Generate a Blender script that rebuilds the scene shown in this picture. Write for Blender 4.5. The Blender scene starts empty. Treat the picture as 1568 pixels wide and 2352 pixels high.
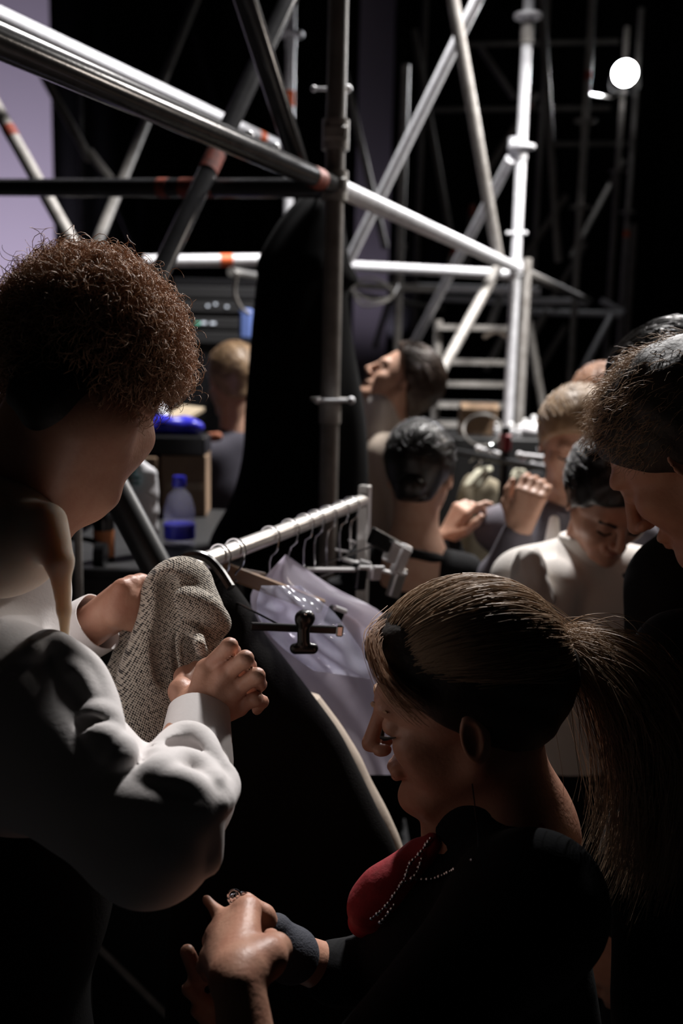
import bpy, math, random
import numpy as np
from mathutils import Vector
random.seed(7); rng = np.random.default_rng(7)
SC = bpy.context.scene
COL = SC.collection
# ------------------------------------------------------------------ camera
F = 35.0/36.0*2352; CX, CY = 784.0, 1176.0
CAM = np.array([0, 0, 1.70])
TH, RO = math.radians(9.3), math.radians(1.3)
_f = np.array([0, math.cos(TH), -math.sin(TH)]); _u0 = np.array([0, math.sin(TH), math.cos(TH)]); _r0 = np.array([1.0, 0, 0])
CR = math.cos(RO)*_r0 + math.sin(RO)*_u0; CU = math.cos(RO)*_u0 - math.sin(RO)*_r0; CF = _f
def P(px, py, d):
    return CAM + (px-CX)/F*d*CR + (CY-py)/F*d*CU + d*CF
def ray(px, py):
    v = (px-CX)/F*CR + (CY-py)/F*CU + CF
    return v/np.linalg.norm(v)
def pix(p):
    q = np.asarray(p)-CAM; d = q@CF
    return CX+F*(q@CR)/d, CY-F*(q@CU)/d, d
cam = bpy.data.cameras.new('camera'); co = bpy.data.objects.new('camera', cam); COL.objects.link(co)
cam.sensor_width = 36; cam.lens = 35; cam.clip_start = .05; cam.clip_end = 100
from mathutils import Matrix
m = Matrix(((CR[0], CU[0], -CF[0], CAM[0]), (CR[1], CU[1], -CF[1], CAM[1]), (CR[2], CU[2], -CF[2], CAM[2]), (0, 0, 0, 1)))
co.matrix_world = m
cam.dof.use_dof = True; cam.dof.focus_distance = 1.10; cam.dof.aperture_fstop = 3.6
SC.camera = co
# ------------------------------------------------------------------ world, light, exposure
w = bpy.data.worlds.new('world'); SC.world = w; w.use_nodes = True
w.node_tree.nodes['Background'].inputs[0].default_value = (.5, .48, .6, 1)
w.node_tree.nodes['Background'].inputs[1].default_value = .0003
SC.view_settings.view_transform = 'Standard'; SC.view_settings.look = 'None'
SC.view_settings.exposure = 0.0; SC.view_settings.gamma = 1.0; SC.view_settings.use_curve_mapping = False
def lamp(name, kind, loc, target, energy, color, size=.2, spot=None, blend=.4):
    l = bpy.data.lights.new(name, kind); l.energy = energy; l.color = color
    o = bpy.data.objects.new(name, l); COL.objects.link(o); o.location = loc
    d = Vector(target)-Vector(loc); o.rotation_euler = d.to_track_quat('-Z', 'Y').to_euler()
    if kind == 'AREA': l.size = size
    else: l.shadow_soft_size = size
    if spot: l.spot_size = math.radians(spot); l.spot_blend = blend
    return o
# work lamp clamped high on the scaffold (out of frame above), the main light of the place
KEY = (.55, 3.7, 4.3)
lamp('work_light_beam', 'SPOT', KEY, (.15, 2.2, 1.2), 800, (1, .965, .945), .17, 150, .5)
# far spotlight seen in the photograph
SPOTP = P(1435, 168, 8.2)
lamp('spotlight_beam', 'SPOT', tuple(SPOTP + .09*(np.array([0, 0, 1.5])-SPOTP)/np.linalg.norm(np.array([0, 0, 1.5])-SPOTP)), (0, 1.2, 1.4), 420, (.97, .97, 1), .05, 70, .4)
lamp('side_fill', 'SPOT', (1.75, 3.1, 2.3), (-.3, .95, 1.35), 27, (1, .88, .78), .10, 80, .6)  # added warm fill from the right for collar and sleeve, no fixture
lamp('counter_fill', 'SPOT', (1.75, 4.1, 3.5), (.95, 3.9, 1.2), 330, (1, .95, .9), .12, 120, .6)  # added unseen light that brightens the counter and far tubes
# floods on the lavender cyclorama
for k, (x, y, e) in enumerate(((-3.9, 8.9, 330), (.5, 10.9, 18))):
    lamp('cyclorama_flood', 'SPOT', (x, y, 1.9), (x-.1, 11.9, 2.9), e, (.88, .80, 1), .2, 120, .8)
# ------------------------------------------------------------------ materials
MATS = {}
def mat(name, color, rough=.6, metal=0, noise=None, bump=None, spec=.5, coat=0, sss=0, sheen=0):
    if name in MATS: return MATS[name]
    m = bpy.data.materials.new(name); m.use_nodes = True; MATS[name] = m
    nt = m.node_tree; b = nt.nodes['Principled BSDF']
    b.inputs['Base Color'].default_value = (*color, 1); b.inputs['Roughness'].default_value = rough
    b.inputs['Metallic'].default_value = metal; b.inputs['Specular IOR Level'].default_value = spec
    b.inputs['Coat Weight'].default_value = coat
    if sheen: b.inputs['Sheen Weight'].default_value = sheen
    if sss:
        b.inputs['Subsurface Weight'].default_value = sss; b.inputs['Subsurface Radius'].default_value = (.012, .005, .003)
        b.inputs['Subsurface Scale'].default_value = .5
    tc = nt.nodes.new('ShaderNodeTexCoord')
    if noise:
        sc, amt, c2 = noise
        n = nt.nodes.new('ShaderNodeTexNoise'); n.inputs['Scale'].default_value = sc; n.inputs['Detail'].default_value = 6
        nt.links.new(tc.outputs['Object'], n.inputs['Vector'])
        r = nt.nodes.new('ShaderNodeValToRGB'); r.color_ramp.elements[0].position = .35; r.color_ramp.elements[1].position = .65+.3*(1-amt)
        r.color_ramp.elements[0].color = (*color, 1); r.color_ramp.elements[1].color = (*c2, 1)
        nt.links.new(n.outputs['Fac'], r.inputs['Fac']); nt.links.new(r.outputs['Color'], b.inputs['Base Color'])
    if bump:
        sc, st = bump
        n = nt.nodes.new('ShaderNodeTexNoise'); n.inputs['Scale'].default_value = sc; n.inputs['Detail'].default_value = 4
        nt.links.new(tc.outputs['Object'], n.inputs['Vector'])
        bp = nt.nodes.new('ShaderNodeBump'); bp.inputs['Strength'].default_value = st; bp.inputs['Distance'].default_value = .002
        nt.links.new(n.outputs['Fac'], bp.inputs['Height']); nt.links.new(bp.outputs['Normal'], b.inputs['Normal'])
    return m
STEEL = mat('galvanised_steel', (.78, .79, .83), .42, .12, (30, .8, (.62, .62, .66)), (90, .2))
STEELD = mat('mid_grey_steel', (.34, .325, .31), .5, .15, (24, .8, (.22, .205, .19)), (80, .3))  # dimmer copy of the steel for less lit tubes; also grey fittings, cables
STEELB = mat('deep_shade_steel', (.040, .040, .043), .20, 0, (24, .8, (.028, .028, .03)), (80, .1), .35)  # same steel for backlit tubes, their shade put into the colour
STEELM = mat('shaded_steel', (.19, .175, .165), .5, .1, (24, .8, (.12, .11, .10)), (80, .3))  # half-dark copy of the steel, shade put into the colour
ORANGE = mat('orange_paint', (.75, .13, .03), .55)
RED = mat('rust_red_paint', (.28, .045, .022), .6, 0, (60, .8, (.12, .03, .02)))
BLACK = mat('black_cloth', (.006, .006, .007), .9, 0, None, (300, .2), .2)
BLACKW = mat('black_wool', (.008, .007, .007), .95, 0, None, (500, .5), .1)
BLACKP = mat('black_plastic', (.008, .008, .009), .28, 0)
BLACKM = mat('black_metal', (.012, .012, .013), .4, .3)
CHROME = mat('chrome', (.75, .75, .78), .14, 1)
SILVER = mat('satin_aluminium', (.62, .60, .58), .30, .75, None, (140, .08))
WHITE = mat('white_shirt_cloth', (.74, .70, .69), .75, 0, None, (260, .12), .25, 0, 0, .15)
WHITE2 = mat('white_cotton', (.70, .66, .62), .8, 0, None, (200, .2), .2)
CREAM = mat('cream_cloth', (.56, .47, .39), .8, 0, None, (200, .15), .2)
SKIN = mat('skin_warm', (.50, .27, .185), .45, 0, (45, .6, (.43, .20, .135)), (220, .25), .35)
SKIN2 = mat('skin_pale', (.60, .37, .27), .45, 0, (45, .6, (.54, .30, .21)), (220, .2), .35)
HAIRB = mat('brown_hair', (.50, .30, .19), .5, 0, None, None, .25)
HAIRL = mat('light_brown_hair', (.44, .31, .21), .45, 0, None, None, .3)
HAIRBL = mat('blonde_hair', (.42, .29, .18), .4, 0, (60, .7, (.28, .18, .10)), (160, .6))
HAIRR = mat('auburn_hair', (.40, .20, .11), .4, 0, (60, .7, (.26, .12, .06)), (160, .6))
HAIRK = mat('black_hair', (.012, .010, .009), .32, 0, None, (160, .5))
HAIRD = mat('dark_hair_base', (.012, .007, .004), .6, 0, None, (160, .5))
KHAKI = mat('khaki_cloth', (.22, .19, .13), .9, 0, (14, .7, (.12, .10, .07)), (200, .3))
OLIVE = mat('olive_cloth', (.10, .095, .075), .9, 0, None, (200, .3))
GREYC = mat('grey_jacket_cloth', (.16, .15, .18), .85, 0, None, (200, .3))
NAVY = mat('dark_slate_cloth', (.045, .042, .060), .85, 0, None, (200, .3))
REDC = mat('red_cloth', (.30, .010, .018), .8, 0, (120, .6, (.20, .008, .012)), (240, .3))
WOOD = mat('hanger_wood', (.36, .21, .11), .45, 0, (18, .8, (.26, .14, .07)), (60, .2))
CARD = mat('cardboard', (.30, .20, .125), .85, 0, (20, .6, (.24, .155, .10)))
PAPER = mat('white_paper', (.78, .77, .80), .8, 0, None, (30, .3))
BLUE = mat('blue_plastic', (.03, .03, .50), .3)
LAV = mat('lavender_cyclorama', (.66, .60, .69), .9)
FLOORM = mat('dark_stage_floor', (.02, .02, .022), .7, 0, (6, .6, (.012, .012, .013)))
CASE = mat('black_road_case', (.010, .010, .011), .6, 0, None, (120, .3))
def glassy(name, color, alpha, rough=.1, diff=.5):
    m = bpy.data.materials.new(name); m.use_nodes = True; nt = m.node_tree; nt.nodes.clear()
    o = nt.nodes.new('ShaderNodeOutputMaterial'); t = nt.nodes.new('ShaderNodeBsdfTransparent'); t.inputs[0].default_value = (.93, .92, .97, 1)
    p = nt.nodes.new('ShaderNodeBsdfPrincipled'); p.inputs['Base Color'].default_value = (*color, 1); p.inputs['Roughness'].default_value = rough
    tr = nt.nodes.new('ShaderNodeBsdfTranslucent'); tr.inputs[0].default_value = (*color, 1)
    m1 = nt.nodes.new('ShaderNodeMixShader'); m1.inputs[0].default_value = diff
    m2 = nt.nodes.new('ShaderNodeMixShader'); m2.inputs[0].default_value = alpha
    nt.links.new(p.outputs[0], m1.inputs[1]); nt.links.new(tr.outputs[0], m1.inputs[2])
    nt.links.new(t.outputs[0], m2.inputs[1]); nt.links.new(m1.outputs[0], m2.inputs[2]); nt.links.new(m2.outputs[0], o.inputs[0])
    MATS[name] = m; return m
FILM = glassy('lavender_plastic_film', (.82, .77, .87), .76, .16, .75)
CLEAR = glassy('clear_plastic', (.70, .71, .84), .28, .08, .3)
def emit(name, color, st):
    m = bpy.data.materials.new(name); m.use_nodes = True; nt = m.node_tree
    b = nt.nodes['Principled BSDF']; b.inputs['Base Color'].default_value = (0, 0, 0, 1)
    b.inputs['Emission Color'].default_value = (*color, 1); b.inputs['Emission Strength'].default_value = st; return m
def tweed():
    m = bpy.data.materials.new('speckled_tweed'); m.use_nodes = True; nt = m.node_tree; b = nt.nodes['Principled BSDF']; L = nt.links.new
    N = lambda t: nt.nodes.new(t)
    b.inputs['Roughness'].default_value = .95; b.inputs['Specular IOR Level'].default_value = .1; b.inputs['Sheen Weight'].default_value = .2
    at = N('ShaderNodeAttribute'); at.attribute_name = 'weave'
    sx = N('ShaderNodeSeparateXYZ'); L(at.outputs['Vector'], sx.inputs[0])
    def mth(op, a, bb=None):
        n = N('ShaderNodeMath'); n.operation = op
        for i, v in enumerate((a, bb)):
            if v is None: continue
            if isinstance(v, (int, float)): n.inputs[i].default_value = v
            else: L(v, n.inputs[i])
        return n.outputs[0]
    k = 2*math.pi/.0037
    su = mth('SINE', mth('MULTIPLY', sx.outputs[0], k)); sv = mth('SINE', mth('MULTIPLY', sx.outputs[1], k*1.05))
    dot = mth('MULTIPLY', su, sv)
    no = N('ShaderNodeTexNoise'); no.inputs['Scale'].default_value = 260; no.inputs['Detail'].default_value = 3; L(at.outputs['Vector'], no.inputs['Vector'])
    h = mth('ADD', mth('MULTIPLY', dot, .5), mth('MULTIPLY', mth('SUBTRACT', no.outputs['Fac'], .5), 1.8))
    r = N('ShaderNodeValToRGB'); L(mth('ADD', h, .5), r.inputs['Fac'])
    e = r.color_ramp.elements; e[0].position = .16; e[0].color = (.03, .028, .028, 1); e[1].position = .5; e[1].color = (.60, .54, .46, 1)
    x = e.new(.34); x.color = (.20, .175, .15, 1)
    L(r.outputs['Color'], b.inputs['Base Color'])
    bp = N('ShaderNodeBump'); bp.inputs['Strength'].default_value = .8; bp.inputs['Distance'].default_value = .0012
    L(h, bp.inputs['Height']); L(bp.outputs['Normal'], b.inputs['Normal'])
    return m
TWEED = tweed()
# ------------------------------------------------------------------ mesh helpers
def link(name, me, material, parent=None, smooth=True):
    if smooth and len(me.polygons): me.polygons.foreach_set('use_smooth', np.ones(len(me.polygons), bool))
    if material: me.materials.append(material)
    o = bpy.data.objects.new(name, me); COL.objects.link(o)
    if parent is not None:
        o.parent = parent; o.matrix_parent_inverse = Matrix.Translation(-Vector(parent.location))
    return o
def npmesh(name, V, Q):
    me = bpy.data.meshes.new(name); V = np.asarray(V, np.float32); Q = np.asarray(Q, np.int32)
    me.vertices.add(len(V)); me.vertices.foreach_set('co', V.ravel())
    n = Q.shape[1]
    me.loops.add(Q.size); me.loops.foreach_set('vertex_index', Q.ravel())
    me.polygons.add(len(Q)); me.polygons.foreach_set('loop_start', np.arange(0, Q.size, n, dtype=np.int32))
    me.update(calc_edges=True); return me
def tag(o, label=None, cat=None, group=None, kind=None):
    if label: o['label'] = label
    if cat: o['category'] = cat
    if group: o['group'] = group
    if kind: o['kind'] = kind
    return o
def thing(name, label, cat, loc, group=None):
    o = bpy.data.objects.new(name, None); COL.objects.link(o); o.location = tuple(loc); o.empty_display_size = .1
    return tag(o, label, cat, group)
class MB:
    """collects simple shapes in world coordinates and builds them as one mesh"""
    def __init__(s): s.v = []; s.f = []
    def add(s, V, Fs):
        n = len(s.v); s.v += [tuple(map(float, x)) for x in V]; s.f += [tuple(int(i)+n for i in f) for f in Fs]; return s
    def tube(s, pts, r, n=14, caps=True):
        pts = [np.asarray(p, float) for p in pts]; m_ = len(pts)
        rs = r if isinstance(r, (list, tuple, np.ndarray)) else [r]*m_
        V = []; ref = None
        for i, p in enumerate(pts):
            t = (pts[min(i+1, m_-1)]-pts[max(i-1, 0)]); t = t/(np.linalg.norm(t)+1e-9)
            if ref is None:
                ref = np.cross(t, [0.13, .3, 1] if abs(t[2]) < .9 else [1, .1, 0]); ref /= np.linalg.norm(ref)
            ref = ref-t*(ref@t); ref /= np.linalg.norm(ref); b = np.cross(t, ref)
            for k in range(n):
                a = 2*math.pi*k/n; V.append(p+rs[i]*(math.cos(a)*ref+math.sin(a)*b))
        Fs = [(i*n+k, i*n+(k+1) % n, (i+1)*n+(k+1) % n, (i+1)*n+k) for i in range(m_-1) for k in range(n)]
        if caps: Fs += [tuple(range(n))[::-1], tuple(range((m_-1)*n, m_*n))]
        return s.add(V, Fs)
    def box(s, c, ax, hs, bev=0):
        ax = [np.asarray(a, float) for a in ax]; c = np.asarray(c, float); V = []
        if bev <= 0:
            for i in (-1, 1):
                for j in (-1, 1):
                    for k in (-1, 1): V.append(c+i*hs[0]*ax[0]+j*hs[1]*ax[1]+k*hs[2]*ax[2])
            return s.add(V, [(0, 1, 3, 2), (4, 6, 7, 5), (0, 4, 5, 1), (2, 3, 7, 6), (0, 2, 6, 4), (1, 5, 7, 3)])
        h = np.array(hs); idx = {}
        for i in (-1, 1):
            for j in (-1, 1):
                for k in (-1, 1):
                    for a in range(3):
                        o = h-bev; o[a] = h[a]
                        idx[(i, j, k, a)] = len(V); V.append(c+i*o[0]*ax[0]+j*o[1]*ax[1]+k*o[2]*ax[2])
        Fs = []
        q = [(-1, -1), (1, -1), (1, 1), (-1, 1)]
        def ii(a, sgn, p, qq):
            t = [0, 0, 0]; t[a] = sgn; t[(a+1) % 3] = p; t[(a+2) % 3] = qq; return tuple(t)
        for a in range(3):
            for sgn in (-1, 1):
                f = [idx[(*ii(a, sgn, *x), a)] for x in q]; Fs.append(f if sgn > 0 else f[::-1])
        for a in range(3):
            b_, c_ = (a+1) % 3, (a+2) % 3
            for p in (-1, 1):
                for r in (-1, 1):
                    def key(s_): t = [0, 0, 0]; t[a] = s_; t[b_] = p; t[c_] = r; return tuple(t)
                    f = [idx[(*key(-1), b_)], idx[(*key(1), b_)], idx[(*key(1), c_)], idx[(*key(-1), c_)]]
                    Fs.append(f if p*r > 0 else f[::-1])
        for i in (-1, 1):
            for j in (-1, 1):
                for k in (-1, 1):
                    f = [idx[(i, j, k, 0)], idx[(i, j, k, 1)], idx[(i, j, k, 2)]]; Fs.append(f if i*j*k > 0 else f[::-1])
        return s.add(V, Fs)
    def sphere(s, c, r, n=10, m_=7, sc=(1, 1, 1)):
        V = [np.asarray(c)+[0, 0, r*sc[2]]]
        for i in range(1, m_):
            t = math.pi*i/m_
            for k in range(n):
                a = 2*math.pi*k/n; V.append(np.asarray(c)+r*np.array([math.sin(t)*math.cos(a)*sc[0], math.sin(t)*math.sin(a)*sc[1], math.cos(t)*sc[2]]))
        V.append(np.asarray(c)-[0, 0, r*sc[2]]); L = len(V)-1; Fs = [(0, 1+k, 1+(k+1) % n) for k in range(n)]
        for i in range(m_-2): Fs += [(1+i*n+k, 1+(i+1)*n+k, 1+(i+1)*n+(k+1) % n, 1+i*n+(k+1) % n) for k in range(n)]
        Fs += [(L, 1+(m_-2)*n+(k+1) % n, 1+(m_-2)*n+k) for k in range(n)]
        return s.add(V, Fs)
    def lathe(s, base, prof, n=24):
        base = np.asarray(base, float)
        return s.tube([base+[0, 0, z] for r, z in prof], [max(r, 1e-4) for r, z in prof], n)
    def prism(s, poly3, nrm, th):
        a = [np.asarray(p, float) for p in poly3]; n = len(a); nv = np.asarray(nrm, float)*th
        return s.add(a+[p+nv for p in a], [tuple(range(n))[::-1], tuple(range(n, 2*n))]+[(k, (k+1) % n, n+(k+1) % n, n+k) for k in range(n)])
    def build(s, name, material, parent=None, smooth=True, angle=None):
        me = bpy.data.meshes.new(name); me.from_pydata(s.v, [], s.f); me.update()
        o = link(name, me, material, parent, smooth)
        if smooth:
            try: me.set_sharp_from_angle(angle=math.radians(angle or 40))
            except Exception: pass
        return o
def spline(pts, n):
    """Catmull-Rom through pts, n samples"""
    p = np.array([pts[0]]+list(pts)+[pts[-1]], float); m_ = len(pts)-1; out = []
    for t in np.linspace(0, m_-1e-6, n):
        i = int(t); u = t-i; a, b, c, d = p[i:i+4]
        out.append(.5*((2*b)+(-a+c)*u+(2*a-5*b+4*c-d)*u*u+(-a+3*b-3*c+d)*u**3))
    return np.array(out)
# ------------------------------------------------------------------ SDF modelling
def unit(v): v = np.asarray(v, float); return v/np.linalg.norm(v)
class S:
    def __init__(s): s.ops = []; s.lo = np.full(3, 1e9); s.hi = np.full(3, -1e9); s.disp = None
    def grow(s, pts, r):
        for p in pts: s.lo = np.minimum(s.lo, np.asarray(p)-r); s.hi = np.maximum(s.hi, np.asarray(p)+r)
    def cone(s, a, b, ra, rb, k=.02, sub=False):
        a = np.asarray(a, float); b = np.asarray(b, float)
        if not sub: s.grow((a, b), max(ra, rb))
        s.ops.append(('c', a, b, ra, rb, k, sub)); return s
    def chain(s, pts, rs, k=.02, sub=False):
        for i in range(len(pts)-1): s.cone(pts[i], pts[i+1], rs[i], rs[i+1], k, sub)
        return s
    def ell(s, c, rad, ax=None, k=.02, sub=False):
        c = np.asarray(c, float); A = np.eye(3) if ax is None else np.array(ax, float)
        if not sub: s.grow((c,), max(rad))
        s.ops.append(('e', c, A, np.array(rad, float), 0, k, sub)); return s
    def plane(s, c, n, k=.004):      # keep the side the normal points away from
        s.ops.append(('p', np.asarray(c, float), unit(n), 0, 0, k, True)); return s
    def __call__(s, p):
        d = None; lo = p.min(0); hi = p.max(0)
        for t, a, b, x, y, k, sub in s.ops:
            if d is not None and t != 'p':
                if t == 'c': m_ = max(x, y)+k+.05; q0 = np.minimum(a, b)-m_; q1 = np.maximum(a, b)+m_
                else: m_ = x.max()+k+.05; q0 = a-m_; q1 = a+m_
                if (q0 > hi).any() or (q1 < lo).any(): continue
            if t == 'c':
                ab = b-a; L2 = ab@ab+1e-12; q = p-a; h = np.clip((q@ab)/L2, 0, 1)
                q = q-h[:, None]*ab; e = np.sqrt(np.einsum('ij,ij->i', q, q))-(x+(y-x)*h)
            elif t == 'e':
                q = (p-a)@b.T; k0 = np.linalg.norm(q/x, axis=1); k1 = np.linalg.norm(q/(x*x), axis=1)+1e-9
                e = k0*(k0-1)/k1
            else: e = -((p-a)@b)
            if d is None: d = e; continue
            if sub:
                h = np.clip(.5-.5*(d+e)/k, 0, 1); d = d+(-e-d)*h+k*h*(1-h)
            else:
                h = np.clip(.5+.5*(e-d)/k, 0, 1); d = e+(d-e)*h-k*h*(1-h)
        if s.disp is not None: d = d+s.disp(p)
        return d
def ev(fn, p, ch=9000):
    return np.concatenate([fn(p[i:i+ch]) for i in range(0, len(p), ch)]) if len(p) else np.zeros(0)
def sdf_mesh(name, fn, lo, hi, h):
    B = 6
    lo = np.asarray(lo, float)-2*h; hi = np.asarray(hi, float)+2*h
    nb = np.ceil((hi-lo)/(B*h)).astype(int)+1
    ci = np.stack(np.meshgrid(*[np.arange(n) for n in nb], indexing='ij'), -1).reshape(-1, 3)
    cc = lo+(ci+.5)*B*h
    cv = ev(fn, cc).astype(np.float32)
    near = np.abs(cv) < B*h*1.25+.012
    dense = np.repeat(np.repeat(np.repeat(cv.reshape(nb), B, 0), B, 1), B, 2)
    o = np.stack(np.meshgrid(*[np.arange(B)]*3, indexing='ij'), -1).reshape(-1, 3)
    gi = (ci[near][:, None, :]*B+o[None]).reshape(-1, 3)
    dense[gi[:, 0], gi[:, 1], gi[:, 2]] = ev(fn, lo+gi*h)
    ins = dense < 0
    cnt = np.zeros(np.array(dense.shape)-1, np.int8)
    for i in (0, 1):
        for j in (0, 1):
            for k in (0, 1): cnt += ins[i:cnt.shape[0]+i, j:cnt.shape[1]+j, k:cnt.shape[2]+k]
    act = np.argwhere((cnt > 0) & (cnt < 8)); vid = np.full(cnt.shape, -1, np.int32); vid[tuple(act.T)] = np.arange(len(act))
    acc = np.zeros((len(act), 3)); num = np.zeros(len(act))
    crn = [(i, j, k) for i in (0, 1) for j in (0, 1) for k in (0, 1)]
    val = {c: dense[act[:, 0]+c[0], act[:, 1]+c[1], act[:, 2]+c[2]] for c in crn}
    for c in crn:
        for a in range(3):
            if c[a]: continue
            e = list(c); e[a] = 1; v0, v1 = val[c], val[tuple(e)]; x = (v0 < 0) != (v1 < 0)
            t = np.where(x, v0/np.where(x, v0-v1, 1), 0); q = np.tile(np.array(c, float), (len(act), 1)); q[:, a] += t
            acc[x] += q[x]; num[x] += 1
    V = lo+(act+acc/num[:, None])*h
    Q = []
    for a in range(3):
        s0 = [slice(None)]*3; s1 = [slice(None)]*3; s0[a] = slice(0, -1); s1[a] = slice(1, None)
        b, c = (a+1) % 3, (a+2) % 3
        x = ins[tuple(s0)] != ins[tuple(s1)]; e = np.argwhere(x)
        e = e[(e[:, b] > 0) & (e[:, c] > 0) & (e[:, b] < dense.shape[b]-1) & (e[:, c] < dense.shape[c]-1)]
        def vv(db, dc):
            g = e.copy(); g[:, b] += db; g[:, c] += dc; return vid[tuple(g.T)]
        q = np.stack([vv(-1, -1), vv(0, -1), vv(0, 0), vv(-1, 0)], 1)
        fl = ins[tuple(e.T)]
        q[~fl] = q[~fl][:, ::-1]; Q.append(q)
    Q = np.concatenate(Q); Q = Q[(Q >= 0).all(1)]
    return npmesh(name, V, Q), V
def solid(name, sd, h, material, parent=None, clip=None):
    lo, hi = sd.lo-.01, sd.hi+.01
    if clip is not None: lo = np.maximum(lo, clip[0]); hi = np.minimum(hi, clip[1])
    me, V = sdf_mesh(name, sd, lo, hi, h)
    return link(name, me, material, parent)
def surf(sd, px, py, d0=.6, d1=1.6, push=0):
    """first point where the view ray through a pixel meets a solid"""
    v = ray(px, py); v = v/(v@CF); t = d0
    for _ in range(160):
        e = float(sd((CAM+v*t)[None])[0])
        if e < 4e-4 or t > d1: break
        t += max(e*.7, 4e-4)
    return CAM+v*(t+push)
def wob(amp, freq, seed, dirs=5):
    r = np.random.default_rng(seed); D = r.normal(size=(dirs, 3)); D = D/np.linalg.norm(D, axis=1)[:, None]*freq*r.uniform(.6, 1.6, (dirs, 1)); ph = r.uniform(0, 6.28, dirs)
    return lambda p: amp*np.sin(p@D.T+ph).sum(1)/dirs
# ------------------------------------------------------------------ strands of hair
def strands(name, paths, rad, material, parent=None):
    P_ = np.asarray(paths, np.float32); N, M, _ = P_.shape
    T = np.gradient(P_, axis=1); T /= np.linalg.norm(T, axis=2, keepdims=True)+1e-9
    ref = rng.normal(size=(N, 1, 3)); a = np.cross(T, ref); a /= np.linalg.norm(a, axis=2, keepdims=True)+1e-9; b = np.cross(T, a)
    rr = (rad*np.linspace(1, .35, M))[None, :, None]
    V = np.stack([P_+rr*(math.cos(x)*a+math.sin(x)*b) for x in (0, 2.094, 4.189)], 2).reshape(-1, 3)
    base = (np.arange(N)[:, None]*M+np.arange(M-1)[None])*3
    Q = np.stack([np.stack([base+k, base+(k+1) % 3, base+3+(k+1) % 3, base+3+k], -1) for k in range(3)], 2).reshape(-1, 4)
    return link(name, npmesh(name, V, Q), material, parent)
# ------------------------------------------------------------------ people: head and hand shapes
def axes(f, u):
    f = unit(f); u = np.asarray(u, float); u = unit(u-f*(u@f)); return np.cross(f, u), f, u     # right, forward, up
def head(sd, H, f, u, s=1.0, female=False, mouth=True, ears=True):
    r, f, u = axes(f, u); A = np.array([r, f, u])
    L = lambda x, y, z: H+s*(x*r+y*f+z*u)
    sd.ell(L(0, -.015, .043), np.array([.075, .097, .085])*s, A, .01)
    sd.cone(L(0, .022, .0), L(0, .052, -.080), .064*s, (.030 if female else .035)*s, .03*s)
    for sg in (-1, 1):
        sd.cone(L(sg*.046, -.005, -.045), L(sg*.022, .060, -.092), .021*s, .016*s, .02*s)          # jaw
        sd.ell(L(sg*.040, .060, -.018), np.array([.022, .021, .020])*s, A, .014*s)                  # cheekbone
        sd.ell(L(sg*.039, .043, -.036), np.array([.022, .030, .033])*s, A, .020*s)                  # cheek
    sd.ell(L(0, .078, -.098), np.array([.019, .016, .016])*s, A, .016*s)                           # chin
    sd.cone(L(-.034, .081, .026), L(.034, .081, .026), .012*s, .012*s, .018*s)                     # brow
    for sg in (-1, 1):
        sd.ell(L(sg*.033, .094, .005), np.array([.020, .014, .012])*s, A, .012*s, True)            # eye socket
        sd.ell(L(sg*.032, .076, .004), np.array([.0145, .0135, .0125])*s, A, .004*s)               # closed lid over the eyeball
    sd.cone(L(0, .090, .014), L(0, .111, -.024), .0075*s, .0095*s, .012*s)                         # nose
    sd.ell(L(0, .110, -.027), np.array([.0095, .0105, .0085])*s, A, .006*s)
    for sg in (-1, 1): sd.ell(L(sg*.0115, .098, -.032), np.array([.008, .011, .007])*s, A, .005*s)
    if mouth:
        sd.cone(L(-.016, .086, -.0585), L(.016, .086, -.0585), .0085*s, .0085*s, .010*s)           # lips
        sd.ell(L(0, .0915, -.0565), np.array([.014, .007, .0055])*s, A, .004*s)
        sd.ell(L(0, .0890, -.0685), np.array([.013, .0075, .006])*s, A, .004*s)
        sd.cone(L(-.022, .0905, -.0625), L(.022, .0905, -.0625), .0009*s, .0009*s, .003*s, True)
    if ears:
        for sg in (-1, 1):
            c = L(sg*.078, -.012, -.006); ea = [unit(r*sg*.9-f*.35), unit(f*.93+r*sg*.35), u]
            sd.ell(c, np.array([.007, .017, .031])*s, ea, .006*s)
            sd.ell(c+s*(.006*sg*r+.003*f), np.array([.006, .009, .018])*s, ea, .004*s, True)
    return L
def hair_cap(H, f, u, s=1.0, th=.014, low=-.075, line=.035, seed=3, amp=.004, vol=(1, 1, 1)):
    r, f, u = axes(f, u); A = np.array([r, f, u]); sd = S(); L = lambda x, y, z: H+s*(x*r+y*f+z*u)
    sd.ell(L(0, -.018, .042), (np.array([.079, .101, .089])+th)*s*np.array(vol), A, .01)
    sd.cone(L(0, -.05, .0), L(0, -.062, low+.02), (.062+th*.6)*s, (.045+th*.4)*s, .03)
    sd.plane(L(0, line-.028, .0), unit(.72*f-.69*u), .008)
    sd.plane(L(0, 0, low), unit(-u), .02)
    sd.disp = wob(amp, 120, seed, 6); sd.th = th
    return sd
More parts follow.
